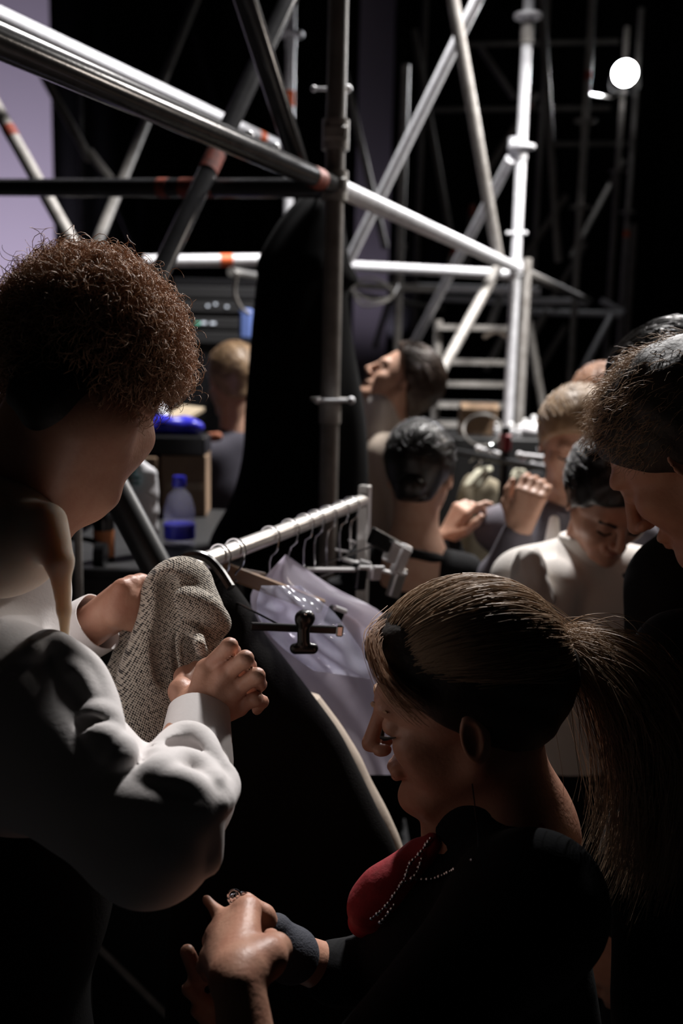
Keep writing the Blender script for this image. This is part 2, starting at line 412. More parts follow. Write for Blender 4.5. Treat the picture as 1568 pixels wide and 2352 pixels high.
def fingers_hand(sd, W, d, n, side, s=1.0, curl=(.5, .6, .7, .8), thumb=.6, spread=.12):
    """generic hand: wrist W, direction d, back-of-hand normal n, side=+1 puts the thumb on cross(d,n)"""
    d = unit(d); n = unit(n-np.dot(n, d)*d); t = np.cross(d, n)*side
    pc = W+d*.05*s
    for o in (-.024, -.008, .008, .024): sd.cone(W+d*.012*s+t*o*.7*s, W+d*.088*s+t*o*1.15*s, .014*s, .011*s, .012*s)
    for i, (o, l) in enumerate(((.029, .078), (.010, .086), (-.010, .080), (-.028, .062))):
        b = W+d*.088*s+t*o*s; a = curl[i]; dd = unit(d+t*(o*4*spread)); p = [b]
        for j, fr in enumerate((.45, .30, .25)):
            a2 = a*(.6+j*.55); v = unit(dd*math.cos(a2)-n*math.sin(a2)); p.append(p[-1]+v*l*fr*s); 
        sd.chain(p, [.0098*s, .0088*s, .0080*s, .0068*s], .006*s)
    b = W+d*.022*s+t*.026*s; v = unit(d*.72+t*.62-n*.3*thumb); p1 = b+v*.036*s; v2 = unit(d*.9+t*.18-n*.5*thumb); p2 = p1+v2*.032*s; p3 = p2+unit(d-n*.6*thumb)*.024*s
    sd.chain([b, p1, p2, p3], [.016*s, .0115*s, .0102*s, .008*s], .010*s)
# ================================================================== SETTING
def PZ(px, py, z):
    v = ray(px, py); return CAM+v*((z-CAM[2])/v[2])
def vert(px, py, d):
    p = P(px, py, d); return p[0], p[1]
tag(MB().box((0, 5, -.05), np.eye(3), (9, 9, .05)).build('floor', FLOORM, None, False), kind='structure')
tag(MB().box((0, 12.2, 4), np.eye(3), (9, .05, 4)).build('wall_back', LAV, None, False), kind='structure')
def curtain(x0, x1, y, z1, label, lean=0):
    n = int((x1-x0)/.05); V = []; Q = []
    for k in range(n+1):
        x = x0+(x1-x0)*k/n
        for th in (0, .012):
            yy = y+th+.045*math.sin(k*.9)+.02*math.sin(k*.37)
            for z in (0.0, z1*.5, z1): V.append((x+lean*z, yy, z))
    for k in range(n):
        for j in range(2):
            a = k*6+j; Q += [(a, a+6, a+7, a+1), (a+3, a+4, a+10, a+9)]
    o = link('stage_curtain', npmesh('stage_curtain', V, Q), BLACK)
    return tag(o, label, 'curtain')
xa = P(128, 380, 9.6)[0]; xb = P(796, 380, 10.9)[0]; xc = P(894, 380, 10.9)[0]
curtain(xa, xb, 9.9, 7.6, 'black stage curtain hanging beside the lavender panel at the left')
curtain(xc, 6.5, 10.9, 8.5, 'wide black stage curtain behind the scaffold and the spotlight on the right')
curtain(xb-.1, xc-.36, 11.3, 8.5, 'narrow black curtain strip behind the tall black garment cover')
# ================================================================== SCAFFOLD
TR = .02415
def tube_part(root, name, a, b, material, r=TR, n=18):
    return MB().tube([a, np.asarray(a)*.5+np.asarray(b)*.5, b], r, n).build(name, material, root)
def band(part, a, b, t, w=.05, material=ORANGE, r=TR):
    a = np.asarray(a, float); b = np.asarray(b, float); d = unit(b-a); c = a+(b-a)*t
    return MB().tube([c-d*w/2, c+d*w/2], r+.0012, 18).build('paint_band', material, part)
def collar(part, c, r=.058, h=.010, material=STEEL):
    c = np.asarray(c, float)
    m_ = MB().tube([c-[0, 0, h/2], c+[0, 0, h/2]], r, 20).tube([c-[0, 0, .06], c-[0, 0, .005]], TR+.004, 18)
    return m_.build('rosette', material, part)
def wingnut(part, c, d, material=STEEL):
    c = np.asarray(c, float); d = unit(d)
    return MB().tube([c-d*.042, c+d*.042], .005, 8).sphere(c+d*.042, .010).sphere(c-d*.042, .008).build('coupler_bolt', material, part)
def coupler(part, c, ax, material=STEELD):
    c = np.asarray(c, float); ax = unit(ax)
    return MB().tube([c-ax*.035, c+ax*.035], TR+.009, 16).box(c, np.eye(3), (.03, .036, .018), .006).build('coupler', material, part)
V1 = P(768, 425, 2.45); ZL = 2.095
dA = unit(np.array([math.sin(math.radians(20.0)), math.cos(math.radians(20.0)), 0])); dB = np.array([-dA[1], dA[0], 0]); BAY = 2.43
nodeA = lambda k: np.array([V1[0], V1[1], ZL])+dA*BAY*k
def upright(root, x, y, z0, z1, material, name='standard'):
    return tube_part(root, name, (x, y, z0), (x, y, z1), material)
# --- near frame, dark against the light
nf = thing('scaffold_tower', 'near dark scaffold frame with thick ledger running over the curly-haired man', 'scaffold', (V1[0], V1[1], 0))
s1 = upright(nf, V1[0], V1[1], 0, 3.6, STEELM)
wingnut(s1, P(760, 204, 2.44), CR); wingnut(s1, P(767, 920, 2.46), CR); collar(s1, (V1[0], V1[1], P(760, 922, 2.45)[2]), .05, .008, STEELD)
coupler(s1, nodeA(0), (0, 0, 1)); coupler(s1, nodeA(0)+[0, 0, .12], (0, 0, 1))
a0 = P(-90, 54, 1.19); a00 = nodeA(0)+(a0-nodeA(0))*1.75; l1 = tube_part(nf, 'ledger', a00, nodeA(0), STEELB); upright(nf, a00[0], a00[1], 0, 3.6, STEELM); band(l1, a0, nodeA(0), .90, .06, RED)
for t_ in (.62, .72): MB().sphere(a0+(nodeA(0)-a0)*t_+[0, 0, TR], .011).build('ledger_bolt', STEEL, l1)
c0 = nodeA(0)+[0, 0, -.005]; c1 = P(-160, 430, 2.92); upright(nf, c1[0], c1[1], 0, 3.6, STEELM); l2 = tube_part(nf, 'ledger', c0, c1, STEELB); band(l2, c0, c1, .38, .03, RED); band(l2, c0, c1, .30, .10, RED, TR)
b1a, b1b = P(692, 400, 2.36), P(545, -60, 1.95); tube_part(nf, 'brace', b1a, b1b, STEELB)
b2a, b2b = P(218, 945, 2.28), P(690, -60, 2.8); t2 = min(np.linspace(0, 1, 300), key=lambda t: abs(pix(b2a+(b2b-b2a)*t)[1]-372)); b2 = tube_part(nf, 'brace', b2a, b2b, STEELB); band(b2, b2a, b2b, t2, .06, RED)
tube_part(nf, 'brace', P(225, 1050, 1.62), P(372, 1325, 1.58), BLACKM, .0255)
# --- middle frame in bright light
mf = thing('scaffold_tower', 'bright silver scaffold bay in the middle with shining upright and ringed collars', 'scaffold', (nodeA(1)[0], nodeA(1)[1], 0))
N1 = nodeA(1); s3 = upright(mf, N1[0], N1[1], 0, 4.3, STEEL)
for py in (66, 346): collar(s3, (N1[0], N1[1], P(1205, py, 4.7)[2]), .064, .014)
MB().tube([(N1[0], N1[1], P(1200, 125, 4.7)[2]), (N1[0], N1[1], P(1200, 80, 4.7)[2])], TR+.006, 18).build('spigot_sleeve', STEELD, s3)
wingnut(s3, P(1186, 535, 4.66), CR); coupler(s3, N1, (0, 0, 1), STEEL); coupler(s3, P(1183, 335, 4.64), (0, 0, 1), STEEL)
l3 = tube_part(mf, 'ledger', nodeA(0), N1, STEEL)
l4 = tube_part(mf, 'ledger', N1-[0, 0, .03], P(600, 600, 5.0), STEEL); band(l4, N1, P(600, 600, 5.0), .655, .03)
for a, b, m_ in (((1125, -60, 3.95), (800, 600, 4.75), STEEL), ((1030, -60, 3.9), (1145, 600, 4.35), STEELD), ((1172, 365, 4.62), (935, 818, 6.0), STEEL), ((1140, 620, 4.5), (985, 905, 4.1), STEELD)):
    br = tube_part(mf, 'brace', P(*a), P(*b), m_)
tube_part(mf, 'standard', (P(1185, 700, 4.78)[0]+.05, P(1185, 700, 4.78)[1]+.05, 0), (P(1185, 700, 4.78)[0]+.05, P(1185, 700, 4.78)[1]+.05, 2.15), STEELD)
# --- rear left row
rf = thing('scaffold_tower', 'rear left scaffold row with one brightly lit ledger and orange-banded upright', 'scaffold', (*vert(664, 345, 5.0), 0))
x, y = vert(664, 345, 5.0); s2 = upright(rf, x, y, 0, 4.6, STEEL); collar(s2, (x, y, P(668, 92, 5)[2]), .066, .014); band(s2, (x, y, 0), (x, y, 4.6), P(666, 232, 5.0)[2]/4.6, .075)
ba, bb = P(-40, 14, 3.2), P(636, 331, 5.05); l5 = tube_part(rf, 'ledger', ba, bb, STEEL); band(l5, ba, bb, .915, .06)
for a, b, m_ in (((462, -30, 6.4), (124, 800, 4.2), STEELD), ((-90, 100, 3.75), (302, 800, 3.4), STEELD), ((100, 175, 5.4), (205, 365, 5.2), STEELD), ((205, 350, 5.2), (255, 415, 5.15), STEELD), ((420, 0, 8.5), (505, 270, 8.2), STEELB), ((265, 460, 8), (318, 590, 8), STEELB), ((352, 900, 4.8), (425, 1060, 4.6), STEEL)):
    br = tube_part(rf, 'brace', P(*a), P(*b), m_)
    if a[0] == -90: band(br, P(*a), P(*b), .315, .05, RED)
tube_part(rf, 'standard', (*vert(190, 500, 6.5), 0), (*vert(190, 500, 6.5), P(190, 200, 6.5)[2]), STEELB, .012)
l6 = tube_part(rf, 'ledger', P(330, 600, 3.9), P(600, 597, 4.05), STEEL); band(l6, P(330, 600, 3.9), P(600, 597, 4.05), .69, .05)
# --- far rows
ff = thing('scaffold_tower', 'far dim scaffold towers behind the bright upright, beneath the spotlight', 'scaffold', (nodeA(2)[0], nodeA(2)[1], 0))
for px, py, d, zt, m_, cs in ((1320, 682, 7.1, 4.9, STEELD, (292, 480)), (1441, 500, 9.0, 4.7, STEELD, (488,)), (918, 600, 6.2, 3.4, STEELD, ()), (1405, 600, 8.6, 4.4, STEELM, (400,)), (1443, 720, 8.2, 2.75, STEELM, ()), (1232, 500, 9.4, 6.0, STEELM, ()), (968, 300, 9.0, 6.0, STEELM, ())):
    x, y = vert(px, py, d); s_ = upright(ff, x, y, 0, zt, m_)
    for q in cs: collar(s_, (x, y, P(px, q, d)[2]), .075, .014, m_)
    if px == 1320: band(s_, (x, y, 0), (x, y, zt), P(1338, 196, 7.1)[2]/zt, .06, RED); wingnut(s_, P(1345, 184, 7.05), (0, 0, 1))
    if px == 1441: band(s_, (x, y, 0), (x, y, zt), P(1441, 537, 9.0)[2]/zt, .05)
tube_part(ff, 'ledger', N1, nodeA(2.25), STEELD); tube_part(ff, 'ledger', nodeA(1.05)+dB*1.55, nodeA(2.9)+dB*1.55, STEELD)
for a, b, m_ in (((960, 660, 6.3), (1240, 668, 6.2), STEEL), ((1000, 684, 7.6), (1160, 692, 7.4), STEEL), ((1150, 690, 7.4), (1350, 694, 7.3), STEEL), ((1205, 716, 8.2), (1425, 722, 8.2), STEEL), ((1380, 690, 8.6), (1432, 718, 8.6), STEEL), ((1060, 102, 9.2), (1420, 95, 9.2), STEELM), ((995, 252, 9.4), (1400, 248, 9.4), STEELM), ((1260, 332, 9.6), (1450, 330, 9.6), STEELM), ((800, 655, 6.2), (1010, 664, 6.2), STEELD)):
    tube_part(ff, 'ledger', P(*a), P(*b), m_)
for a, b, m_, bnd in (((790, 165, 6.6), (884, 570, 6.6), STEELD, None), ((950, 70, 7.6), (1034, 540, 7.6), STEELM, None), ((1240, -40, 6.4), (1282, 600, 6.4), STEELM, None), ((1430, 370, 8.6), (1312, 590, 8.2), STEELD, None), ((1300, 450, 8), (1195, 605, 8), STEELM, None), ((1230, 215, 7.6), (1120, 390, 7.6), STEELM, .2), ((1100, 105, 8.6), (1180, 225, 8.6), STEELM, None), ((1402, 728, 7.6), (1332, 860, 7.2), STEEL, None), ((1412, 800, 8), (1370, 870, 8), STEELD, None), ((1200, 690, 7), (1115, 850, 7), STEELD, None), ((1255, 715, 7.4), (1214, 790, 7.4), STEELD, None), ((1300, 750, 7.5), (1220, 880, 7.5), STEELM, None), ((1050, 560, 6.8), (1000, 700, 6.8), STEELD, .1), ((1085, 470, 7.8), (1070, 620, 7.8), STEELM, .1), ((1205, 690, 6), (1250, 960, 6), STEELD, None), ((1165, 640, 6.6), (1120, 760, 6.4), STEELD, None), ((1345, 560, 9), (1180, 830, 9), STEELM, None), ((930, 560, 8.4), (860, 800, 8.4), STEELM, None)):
    br = tube_part(ff, 'brace', P(*a), P(*b), m_)
    if bnd is not None: band(br, P(*a), P(*b), bnd, .09, RED)
# --- stair unit with treads
su = thing('scaffold_stair', 'grey scaffold stair with stacked treads behind the bright upright', 'stair', (*vert(1080, 900, 5.6), 0))
for px in (1002, 1172): upright(su, *vert(px, 850, 5.6), 0, P(px, 735, 5.6)[2], STEELD, 'stringer')
for py in (752, 830, 880, 928, 972):
    a, b = P(1000, py, 5.6), P(1174, py+3, 5.6); MB().box((a+b)/2, (unit(b-a), (0, 1, 0), (0, 0, 1)), (np.linalg.norm(b-a)/2, .12, .014)).build('tread', STEELD, su, False)
# --- cables
def cable(pts, r, material, label, name='cable', n=40):
    o = MB().tube(spline([P(*p) for p in pts], n), r, 8).build(name, material); return tag(o, label, 'cable')
cable(((800, 662, 5.9), (850, 690, 5.8), (905, 676, 5.8), (860, 640, 5.85), (812, 652, 5.9), (830, 700, 5.8), (890, 690, 5.75), (915, 655, 6.1)), .008, STEELD, 'grey cable looped loosely around the far scaffold near the black cover')
cable(((1110, 775, 6.2), (1140, 762, 6.2), (1165, 775, 6.2), (1215, 790, 6.2), (1235, 830, 6.2)), .012, CREAM, 'pale cable bundle sagging beside the bright scaffold upright')
cable(((545, 625, 4.0), (538, 670, 4.05), (552, 705, 4.1), (572, 720, 4.15)), .008, STEELD, 'thin cable hanging from the banded ledger to the equipment rack')
# --- visible spotlight
sl = thing('spotlight', 'blazing white spotlight mounted high on the far scaffold at the upper right', 'spotlight', SPOTP-np.array([0, 0, .16]))
bd = unit(np.array([0, .6, 1.5])-SPOTP)
MB().tube([SPOTP-bd*.24, SPOTP-bd*.2, SPOTP+bd*.02], [.05, .085, .095], 20, False).build('housing', BLACKM, sl)
MB().tube([SPOTP-bd*.01, SPOTP+bd*.012], [.096, .096], 24).build('lens', emit('lamp_glow', (1, 1, 1), 60), sl)
MB().tube(spline([SPOTP+CR*.11-bd*.1, SPOTP+CR*.11-[0, 0, .14]-bd*.1, SPOTP-CR*.11-[0, 0, .14]-bd*.1, SPOTP-CR*.11-bd*.1], 18), .008, 8).build('yoke', BLACKM, sl)
MB().tube([SPOTP-[0, 0, .14]-bd*.1, P(1402, 225, 8.5), P(1345, 215, 7.3)], .010, 8).build('mounting_arm', STEELD, sl)
# --- the work lamp above, clamped to a high ledger
wl = thing('work_light', 'work lamp clamped to a high scaffold tube above the garment rack', 'lamp', KEY)
K_ = np.array(KEY)
MB().box(K_+[0, 0, .12], np.eye(3), (.12, .09, .05), .02).build('housing', BLACKM, wl)
MB().tube([K_+[0, 0, .17], K_+[0, 0, .40]], .012, 10).build('stem', STEELD, wl)
MB().tube([K_+[-1.2, -.2, .42], K_+[1.6, .3, .42]], TR, 14).build('carrying_tube', STEELD, wl)
# ================================================================== GARMENT COVER, RACK, CLOTHES
def loft(rows, thick, n=40, pleat=.06, freq=7, ph=0.0, th_pow=1.0):
    """closed hanging cloth from rows (py, x_left, x_right, depth) as rings in space"""
    V = []; 
    for i, (py, xl, xr, d) in enumerate(rows):
        L_, R_ = P(xl, py, d), P(xr, py, d); c = (L_+R_)/2; hw = np.linalg.norm(R_-L_)/2; ax = unit((R_-L_)*[1, 1, 0])
        ay = np.array([-ax[1], ax[0], 0]); tk = min(thick, hw*.8)
        for k in range(n):
            a = 2*math.pi*k/n; q = 1+pleat*math.sin(freq*a+ph+i*.25)*abs(math.sin(a))
            V.append(c+ax*hw*math.cos(a)+ay*tk*math.sin(a)*q)
    m_ = len(rows); Q = [(i*n+k, (i+1)*n+k, (i+1)*n+(k+1) % n, i*n+(k+1) % n) for i in range(m_-1) for k in range(n)]
    return V, Q+[tuple(range(n)), tuple(range((m_-1)*n, m_*n))[::-1]]
def densify(rows, k=5):
    r = spline(np.array(rows, float), (len(rows)-1)*k+1); return [tuple(x) for x in r]
gc = thing('garment_cover', 'tall black fabric garment cover hanging from the near scaffold node', 'garment cover', (*vert(705, 900, 2.68), .35))
D = 2.68
MB().add(*loft(densify([(455, 690, 772, D), (480, 664, 788, D), (530, 628, 793, D), (600, 592, 803, D), (640, 590, 822, D), (670, 586, 800, D), (750, 578, 806, D), (850, 570, 822, D), (950, 562, 838, D), (1050, 556, 845, D), (1150, 530, 846, D), (1260, 476, 848, D), (1450, 440, 850, D), (1750, 430, 850, D)]), .10, 48, .10)).build('cover', mat('black_velour', (.0025, .0025, .003), .95, 0, None, None, .1), gc)
hk = P(728, 428, 2.53)
MB().tube(spline([P(728, 470, 2.66), P(728, 435, 2.60), hk+[0, .0, .034], hk+[0, -.03, .02], hk+[0, -.032, -.01]], 20), .004, 8).build('hook', BLACKM, gc)
# rack
ZR = 1.405
RA, RB = PZ(440, 1301, ZR), PZ(832, 1151, ZR); rd = unit(RB-RA); rn = np.array([-rd[1], rd[0], 0])
rk = thing('garment_rack', 'silver garment rack rail with square end post between the two foreground people', 'clothes rack', ((RA+RB)/2*[1, 1, 0]))
MB().tube([RA, (RA+RB)/2, RB], .0135, 20).build('rail', SILVER, rk)
for e, sg in ((RA, -1), (RB, 1)):
    q = e+rd*sg*.012
    MB().box((q[0], q[1], (ZR+(.03 if sg > 0 else .012))/2+.02), (rd, rn, (0, 0, 1)), (.011, .011, (ZR+(.03 if sg > 0 else .012))/2-.02), .002).build('end_post', SILVER, rk)
    MB().box((q[0], q[1], .02), (rd, rn, (0, 0, 1)), (.012, .24, .014), .003).build('foot', SILVER, rk)
q0, q1 = RA*[1, 1, 0]+[0, 0, .1], RB*[1, 1, 0]+[0, 0, .1]; MB().tube([q0, q1], .011, 12).build('lower_bar', SILVER, rk)
def rail_at(px):
    best = min(np.linspace(0, 1, 400), key=lambda t: abs(pix(RA+(RB-RA)*t)[0]-px)); return RA+(RB-RA)*best
def hook(c, drop, side=1, lean=0):
    pts = []
    for a in np.linspace(-.7, math.pi+.15, 14): pts.append(c+rn*.0165*math.cos(a)*side+np.array([0, 0, .0165*math.sin(a)]))
    pts += [c-rn*.012*side+[0, 0, -.022]+rd*lean*.3, c+[0, 0, -.036]+rd*lean*.6, c+[0, 0, -.036-drop]+rd*lean]
    return pts
BRIGHT = mat('glint_steel', (.86, .85, .86), .22, .25)  # pale stand-in for chrome, its glints put into the colour
def hanger(px, label, drop=.03, bar=None, bar_mat=WOOD, hs=(.014, .007), clips=(), lean=0, bar2=None):
    c = rail_at(px); root = thing('clothes_hanger', label, 'hanger', c-np.array([0, 0, .05+drop]), 'hangers on the silver rail')
    MB().tube(spline(hook(c, drop, 1, lean), 40), .0016, 6).build('hook', CHROME, root)
    end = c+np.array([0, 0, -.036-drop])+rd*lean
    if bar is None: bar = (end-rn*.17-[0, 0, .03], end+rn*.17-[0, 0, .03])
    a, b = bar; ax = unit(b-a); az = unit(np.array([0, 0, 1])-ax*ax[2]); ay = np.cross(az, ax)
    MB().box((a+b)/2, (ax, ay, az), (np.linalg.norm(b-a)/2, hs[1], hs[0]), .003).build('bar', bar_mat, root)
    MB().tube([end, a+(b-a)*.5], .0016, 6).build('stem', CHROME, root)
    for t, hh, mt in clips:
        p = a+(b-a)*t
        MB().box(p-[0, 0, hh*.5], (ax, ay, az), (.012, .010, hh), .003).build('clip', mt, root)
        MB().tube([p-ay*.012+az*.006-ax*.012, p-ay*.012+az*.006+ax*.012], .004, 8).build('clip_spring', BRIGHT, root)
    return root
hanger(540, 'wooden hanger nearest the tweed jacket with dark clip at its end', .01, (P(500, 1303, 1.46), P(738, 1393, 1.58)), WOOD, (.012, .008), ((1.14, .016, BLACKP),))
hanger(620, 'chrome hanger on the rail just beyond the wooden one', .04, (P(610, 1318, 1.55), P(560, 1308, 1.5)), BRIGHT, (.002, .002))
hanger(665, 'pale wooden hanger tucked under the lavender plastic', .05, (P(780, 1418, 1.66), P(862, 1478, 1.7)), WOOD, (.010, .007))
hanger(700, 'steel clip hanger with bright horizontal bar under the rail', .07, (P(700, 1308, 1.70), P(858, 1309, 1.80)), BRIGHT, (.004, .004), ((.78, .024, BLACKP), (1.0, .012, BRIGHT)))
hanger(724, 'black flat hanger with two chrome clips near the rack post', .05, (P(850, 1228, 1.85), P(912, 1262, 1.9)), BLACKP, (.016, .006), ((.8, .02, BRIGHT), (1.15, .03, BRIGHT)))
hanger(752, 'thin chrome clip hanger slanting beside the rack post', .06, (P(786, 1284, 1.86), P(905, 1318, 1.92)), BRIGHT, (.004, .004), ((.35, .010, BRIGHT), (1.05, .03, SILVER)))
hanger(782, 'chrome hanger second from the rack end post', .06, (P(770, 1262, 1.9), P(800, 1268, 1.98)), BRIGHT, (.002, .002))
hanger(806, 'chrome hanger closest to the rack end post', .05, (P(800, 1240, 1.95), P(830, 1250, 2.0)), BRIGHT, (.002, .002))
# black clip hanger at the front
hb = thing('clip_hanger', 'black clip hanger with one large bulldog clip in front of the lavender plastic', 'hanger', P(690, 1460, 1.33))
a, b = P(575, 1438, 1.345), P(772, 1447, 1.365); ax = unit(b-a); az = unit(np.array([0, 0, 1])-ax*ax[2]); ay = np.cross(az, ax)
MB().box((a+b)/2, (ax, ay, az), (np.linalg.norm(b-a)/2, .004, .0052), .0015).build('bar', BLACKP, hb)
MB().box(b+ax*.004, (ax, ay, az), (.005, .007, .008), .002).build('end_stop', CHROME, hb)
c = P(700, 1450, 1.335); K = c-CAM; K = unit(K)
ck = S(); W_ = lambda dx, dy, dz=0: P(700+dx, 1450+dy, 1.335+dz)
ck.cone(W_(-4, -30), W_(4, -30), .0115, .0115, .004); ck.cone(W_(-4, -18), W_(-3, 22), .0085, .0085, .006); ck.cone(W_(-22, 42), W_(18, 42), .006, .006, .004); ck.cone(W_(-24, 38), W_(20, 38), .006, .006, .004)
solid('clip', ck, .0012, BLACKP, hb); MB().sphere(W_(2, -40, -.011), .003).build('rivet', CHROME, hb)
ce = rail_at(505); MB().tube(spline(hook(ce, .02), 30), .0016, 6).tube([ce-[0, 0, .056], a*.6+b*.4], .0016, 6).build('hook', CHROME, hb)
# lavender plastic cover
def film(name, left, right, d0, d1, bulge, label, material, seed):
    n, m_ = 26, 22; A_ = spline(np.array(left, float), n); B_ = spline(np.array(right, float), n); V = []; r_ = np.random.default_rng(seed); ph = r_.uniform(0, 6, 6)
    for face in (0, 1):
        for i in range(n):
            for j in range(m_):
                t = j/(m_-1); q = A_[i]*(1-t)+B_[i]*t; dd = d0+(d1-d0)*t+ (face*.05-.025)*math.sin(math.pi*t)*min(1, i/4)
                dd += bulge*math.sin(7*t+3*i/n+ph[0])*.5+bulge*.6*math.sin(13*t-5*i/n+ph[1])+bulge*.4*math.sin(19*i/n+4*t+ph[2])
                V.append(P(q[0], q[1], dd))
    Q = []
    for face in (0, 1):
        o = face*n*m_
        for i in range(n-1):
            for j in range(m_-1):
                q = (o+i*m_+j, o+i*m_+j+1, o+(i+1)*m_+j+1, o+(i+1)*m_+j); Q.append(q if face == 0 else q[::-1])
    return tag(link(name, npmesh(name, V, Q), material), label, 'garment bag')
film('plastic_garment_bag', [(655, 1274), (604, 1330), (575, 1372), (600, 1452), (690, 1570), (778, 1680), (830, 1780)], [(657, 1274), (762, 1346), (872, 1404), (925, 1470), (940, 1560), (945, 1670), (950, 1780)], 1.56, 1.68, .010, 'lavender translucent plastic garment bag on the rack beside the ponytailed woman', FILM, 2)
film('plastic_garment_bag', [(600, 1345), (590, 1380), (595, 1420), (640, 1480), (720, 1540)], [(690, 1345), (760, 1400), (800, 1450), (840, 1510), (850, 1560)], 1.44, 1.50, .014, 'crumpled clear plastic sleeve under the wooden hanger', CLEAR, 5)
# black coat and cream garment hanging on the near end
ct = thing('black_coat', 'long black coat hanging at the near end of the rack beside the tweed jacket', 'coat', (*vert(620, 1900, 1.37), .35))
D = 1.43
MB().add(*loft(densify([(1276, 436, 478, D), (1300, 430, 505, D), (1350, 425, 545, D), (1400, 420, 580, D), (1455, 410, 608, D), (1520, 405, 660, D), (1600, 400, 722, D), (1680, 400, 780, D), (1760, 400, 822, D), (1850, 400, 866, D), (1950, 395, 912, D), (2100, 390, 945, D), (2300, 380, 960, D), (2700, 370, 970, D)]), .055, 48, .10, 5)).build('coat_body', BLACKW, ct)
MB().tube(spline([P(405, 1310, 1.30), P(420, 1282, 1.31), P(448, 1274, 1.31), P(478, 1284, 1.31), P(505, 1312, 1.31), P(530, 1350, 1.30)], 24), .0065, 8).build('strap', BLACKP, ct)
cg = thing('cream_garment', 'cream garment whose edge shows past the black coat beside the woman\'s profile', 'garment', (*vert(760, 1900, 1.5), .4))
D = 1.50
MB().add(*loft(densify([(1600, 640, 735, D), (1660, 640, 780, D), (1700, 640, 806, D), (1740, 640, 830, D), (1790, 640, 853, D), (1840, 640, 880, D), (1880, 640, 900, D), (1940, 640, 924, D), (2050, 640, 950, D), (2300, 640, 965, D), (2600, 640, 970, D)]), .04, 40, .12, 6)).build('garment_body', CREAM, cg)
# ================================================================== BACKGROUND PROPS, LEFT
def stand_box(name, px0, px1, py0, d, z0, depth, material, label, cat, bev=.006, parts=None, rot=0):
    """box standing on height z0 whose face spans px0..px1 at depth d with its top at pixel row py0"""
    zt = P((px0+px1)/2, py0, d)[2]; a, b = P(px0, py0, d), P(px1, py0, d); wd = np.linalg.norm((b-a)[:2])/2
    ca, sa = math.cos(rot), math.sin(rot); ax = ((ca, sa, 0), (-sa, ca, 0), (0, 0, 1))
    c = np.array([(a[0]+b[0])/2, (a[1]+b[1])/2+depth/2, (z0+zt)/2]); root = thing(name, label, cat, (c[0], c[1], z0))
    MB().box(c, ax, (wd, depth/2, (zt-z0)/2), bev).build('body', material, root)
    return root, c, wd, zt
ZC = 1.10
rc, c, wd, zt = stand_box('road_case', 60, 540, 1318, 2.30, 0, .95, CASE, 'black road case with grey edges carrying the boxes and bottles at the left', 'road case')
zc = zt
for sg in (-1, 1):
    MB().box((c[0]+sg*wd, c[1]-.475, zc/2), np.eye(3), (.012, .012, zc/2-.005), .003).build('edge_trim', BLACKM, rc)
MB().box((c[0], c[1]-.475, zc), np.eye(3), (wd, .014, .012), .003).build('edge_trim', BLACKM, rc)
MB().box((c[0], c[1]-.478, zc*.7), np.eye(3), (.07, .008, .05), .006).build('butterfly_latch', STEEL, rc)
def on_case(px, d): p = P(px, 1200, d); return np.array([p[0], p[1], zc])
# big water bottle
b0 = on_case(412, 2.62); bt = thing('water_bottle', 'clear plastic water bottle with blue cap and blue label on the road case', 'bottle', b0)
s_ = .165
MB().lathe(b0, [(.030*.9, 0), (.040, .004), (.041, .06), (.038, .064), (.041, .068), (.040, .10), (.030, .135), (.015, .152), (.0145, .165)], 28).build('body', CLEAR, bt)
MB().lathe(b0, [(.0415, .022), (.0418, .024), (.0418, .058), (.0415, .06)], 28).build('label', BLUE, bt)
MB().lathe(b0, [(.017, .158), (.0175, .160), (.0175, .184), (.015, .187), (.001, .187)], 24).build('cap', BLUE, bt)
# cardboard boxes, crate, paper, blue bag
for (x0, x1, y0, d, lab, rot) in ((366, 470, 1046, 3.05, 'tall cardboard box standing behind the blue-capped water bottle', .05), (296, 362, 1050, 3.02, 'smaller cardboard box half hidden behind the white paper bag', -.05)):
    r_, c_, w_, z_ = stand_box('cardboard_box', x0, x1, y0, d, zc, .16, CARD, lab, 'box', .003, None, rot)
    MB().box((c_[0], c_[1]-.081, (zc+z_)/2), np.eye(3), (w_*.9, .0015, .012)).build('tape', mat('parcel_tape', (.36, .26, .17), .4), r_, False)
cr, c_, w_, zcr = stand_box('crate', 325, 470, 1002, 3.03, zt+.0, .15, BLACKP, 'black plastic crate stacked on the cardboard boxes', 'crate', .006)
bx = [o for o in COL.objects if o.name.startswith('cardboard_box')]
zb = P(418, 1046, 3.05)[2]
for o in list(COL.objects):
    if o.parent == cr: bpy.data.objects.remove(o)
cr.location.z = zb
MB().box((c_[0], c_[1], (zb+zcr)/2), np.eye(3), (w_, .075, (zcr-zb)/2), .006).build('body', BLACKP, cr)
sb = S(); q = np.array([P(385, 985, 3.1)[0], c_[1], zcr])
sb.ell(q+[-.04, 0, .022], (.07, .05, .026), None, .02); sb.ell(q+[.06, .01, .024], (.05, .05, .028), None, .02); sb.ell(q+[0, 0, .035], (.05, .04, .024), None, .02); sb.disp = wob(.006, 90, 11)
tag(solid('plastic_bag', sb, .005, BLUE), 'crumpled blue plastic bag lying on the black crate', 'bag')
q = P(440, 962, 3.25); tag(MB().prism([P(402, 986, 3.22), P(470, 944, 3.3), P(420, 938, 3.36), P(382, 962, 3.3)], (0, 0, 1), .012).build('paper_stack', mat('manila_paper', (.48, .39, .27), .8), None, False), 'manila paper stack lying over the blue bag behind the man in slate', 'papers')
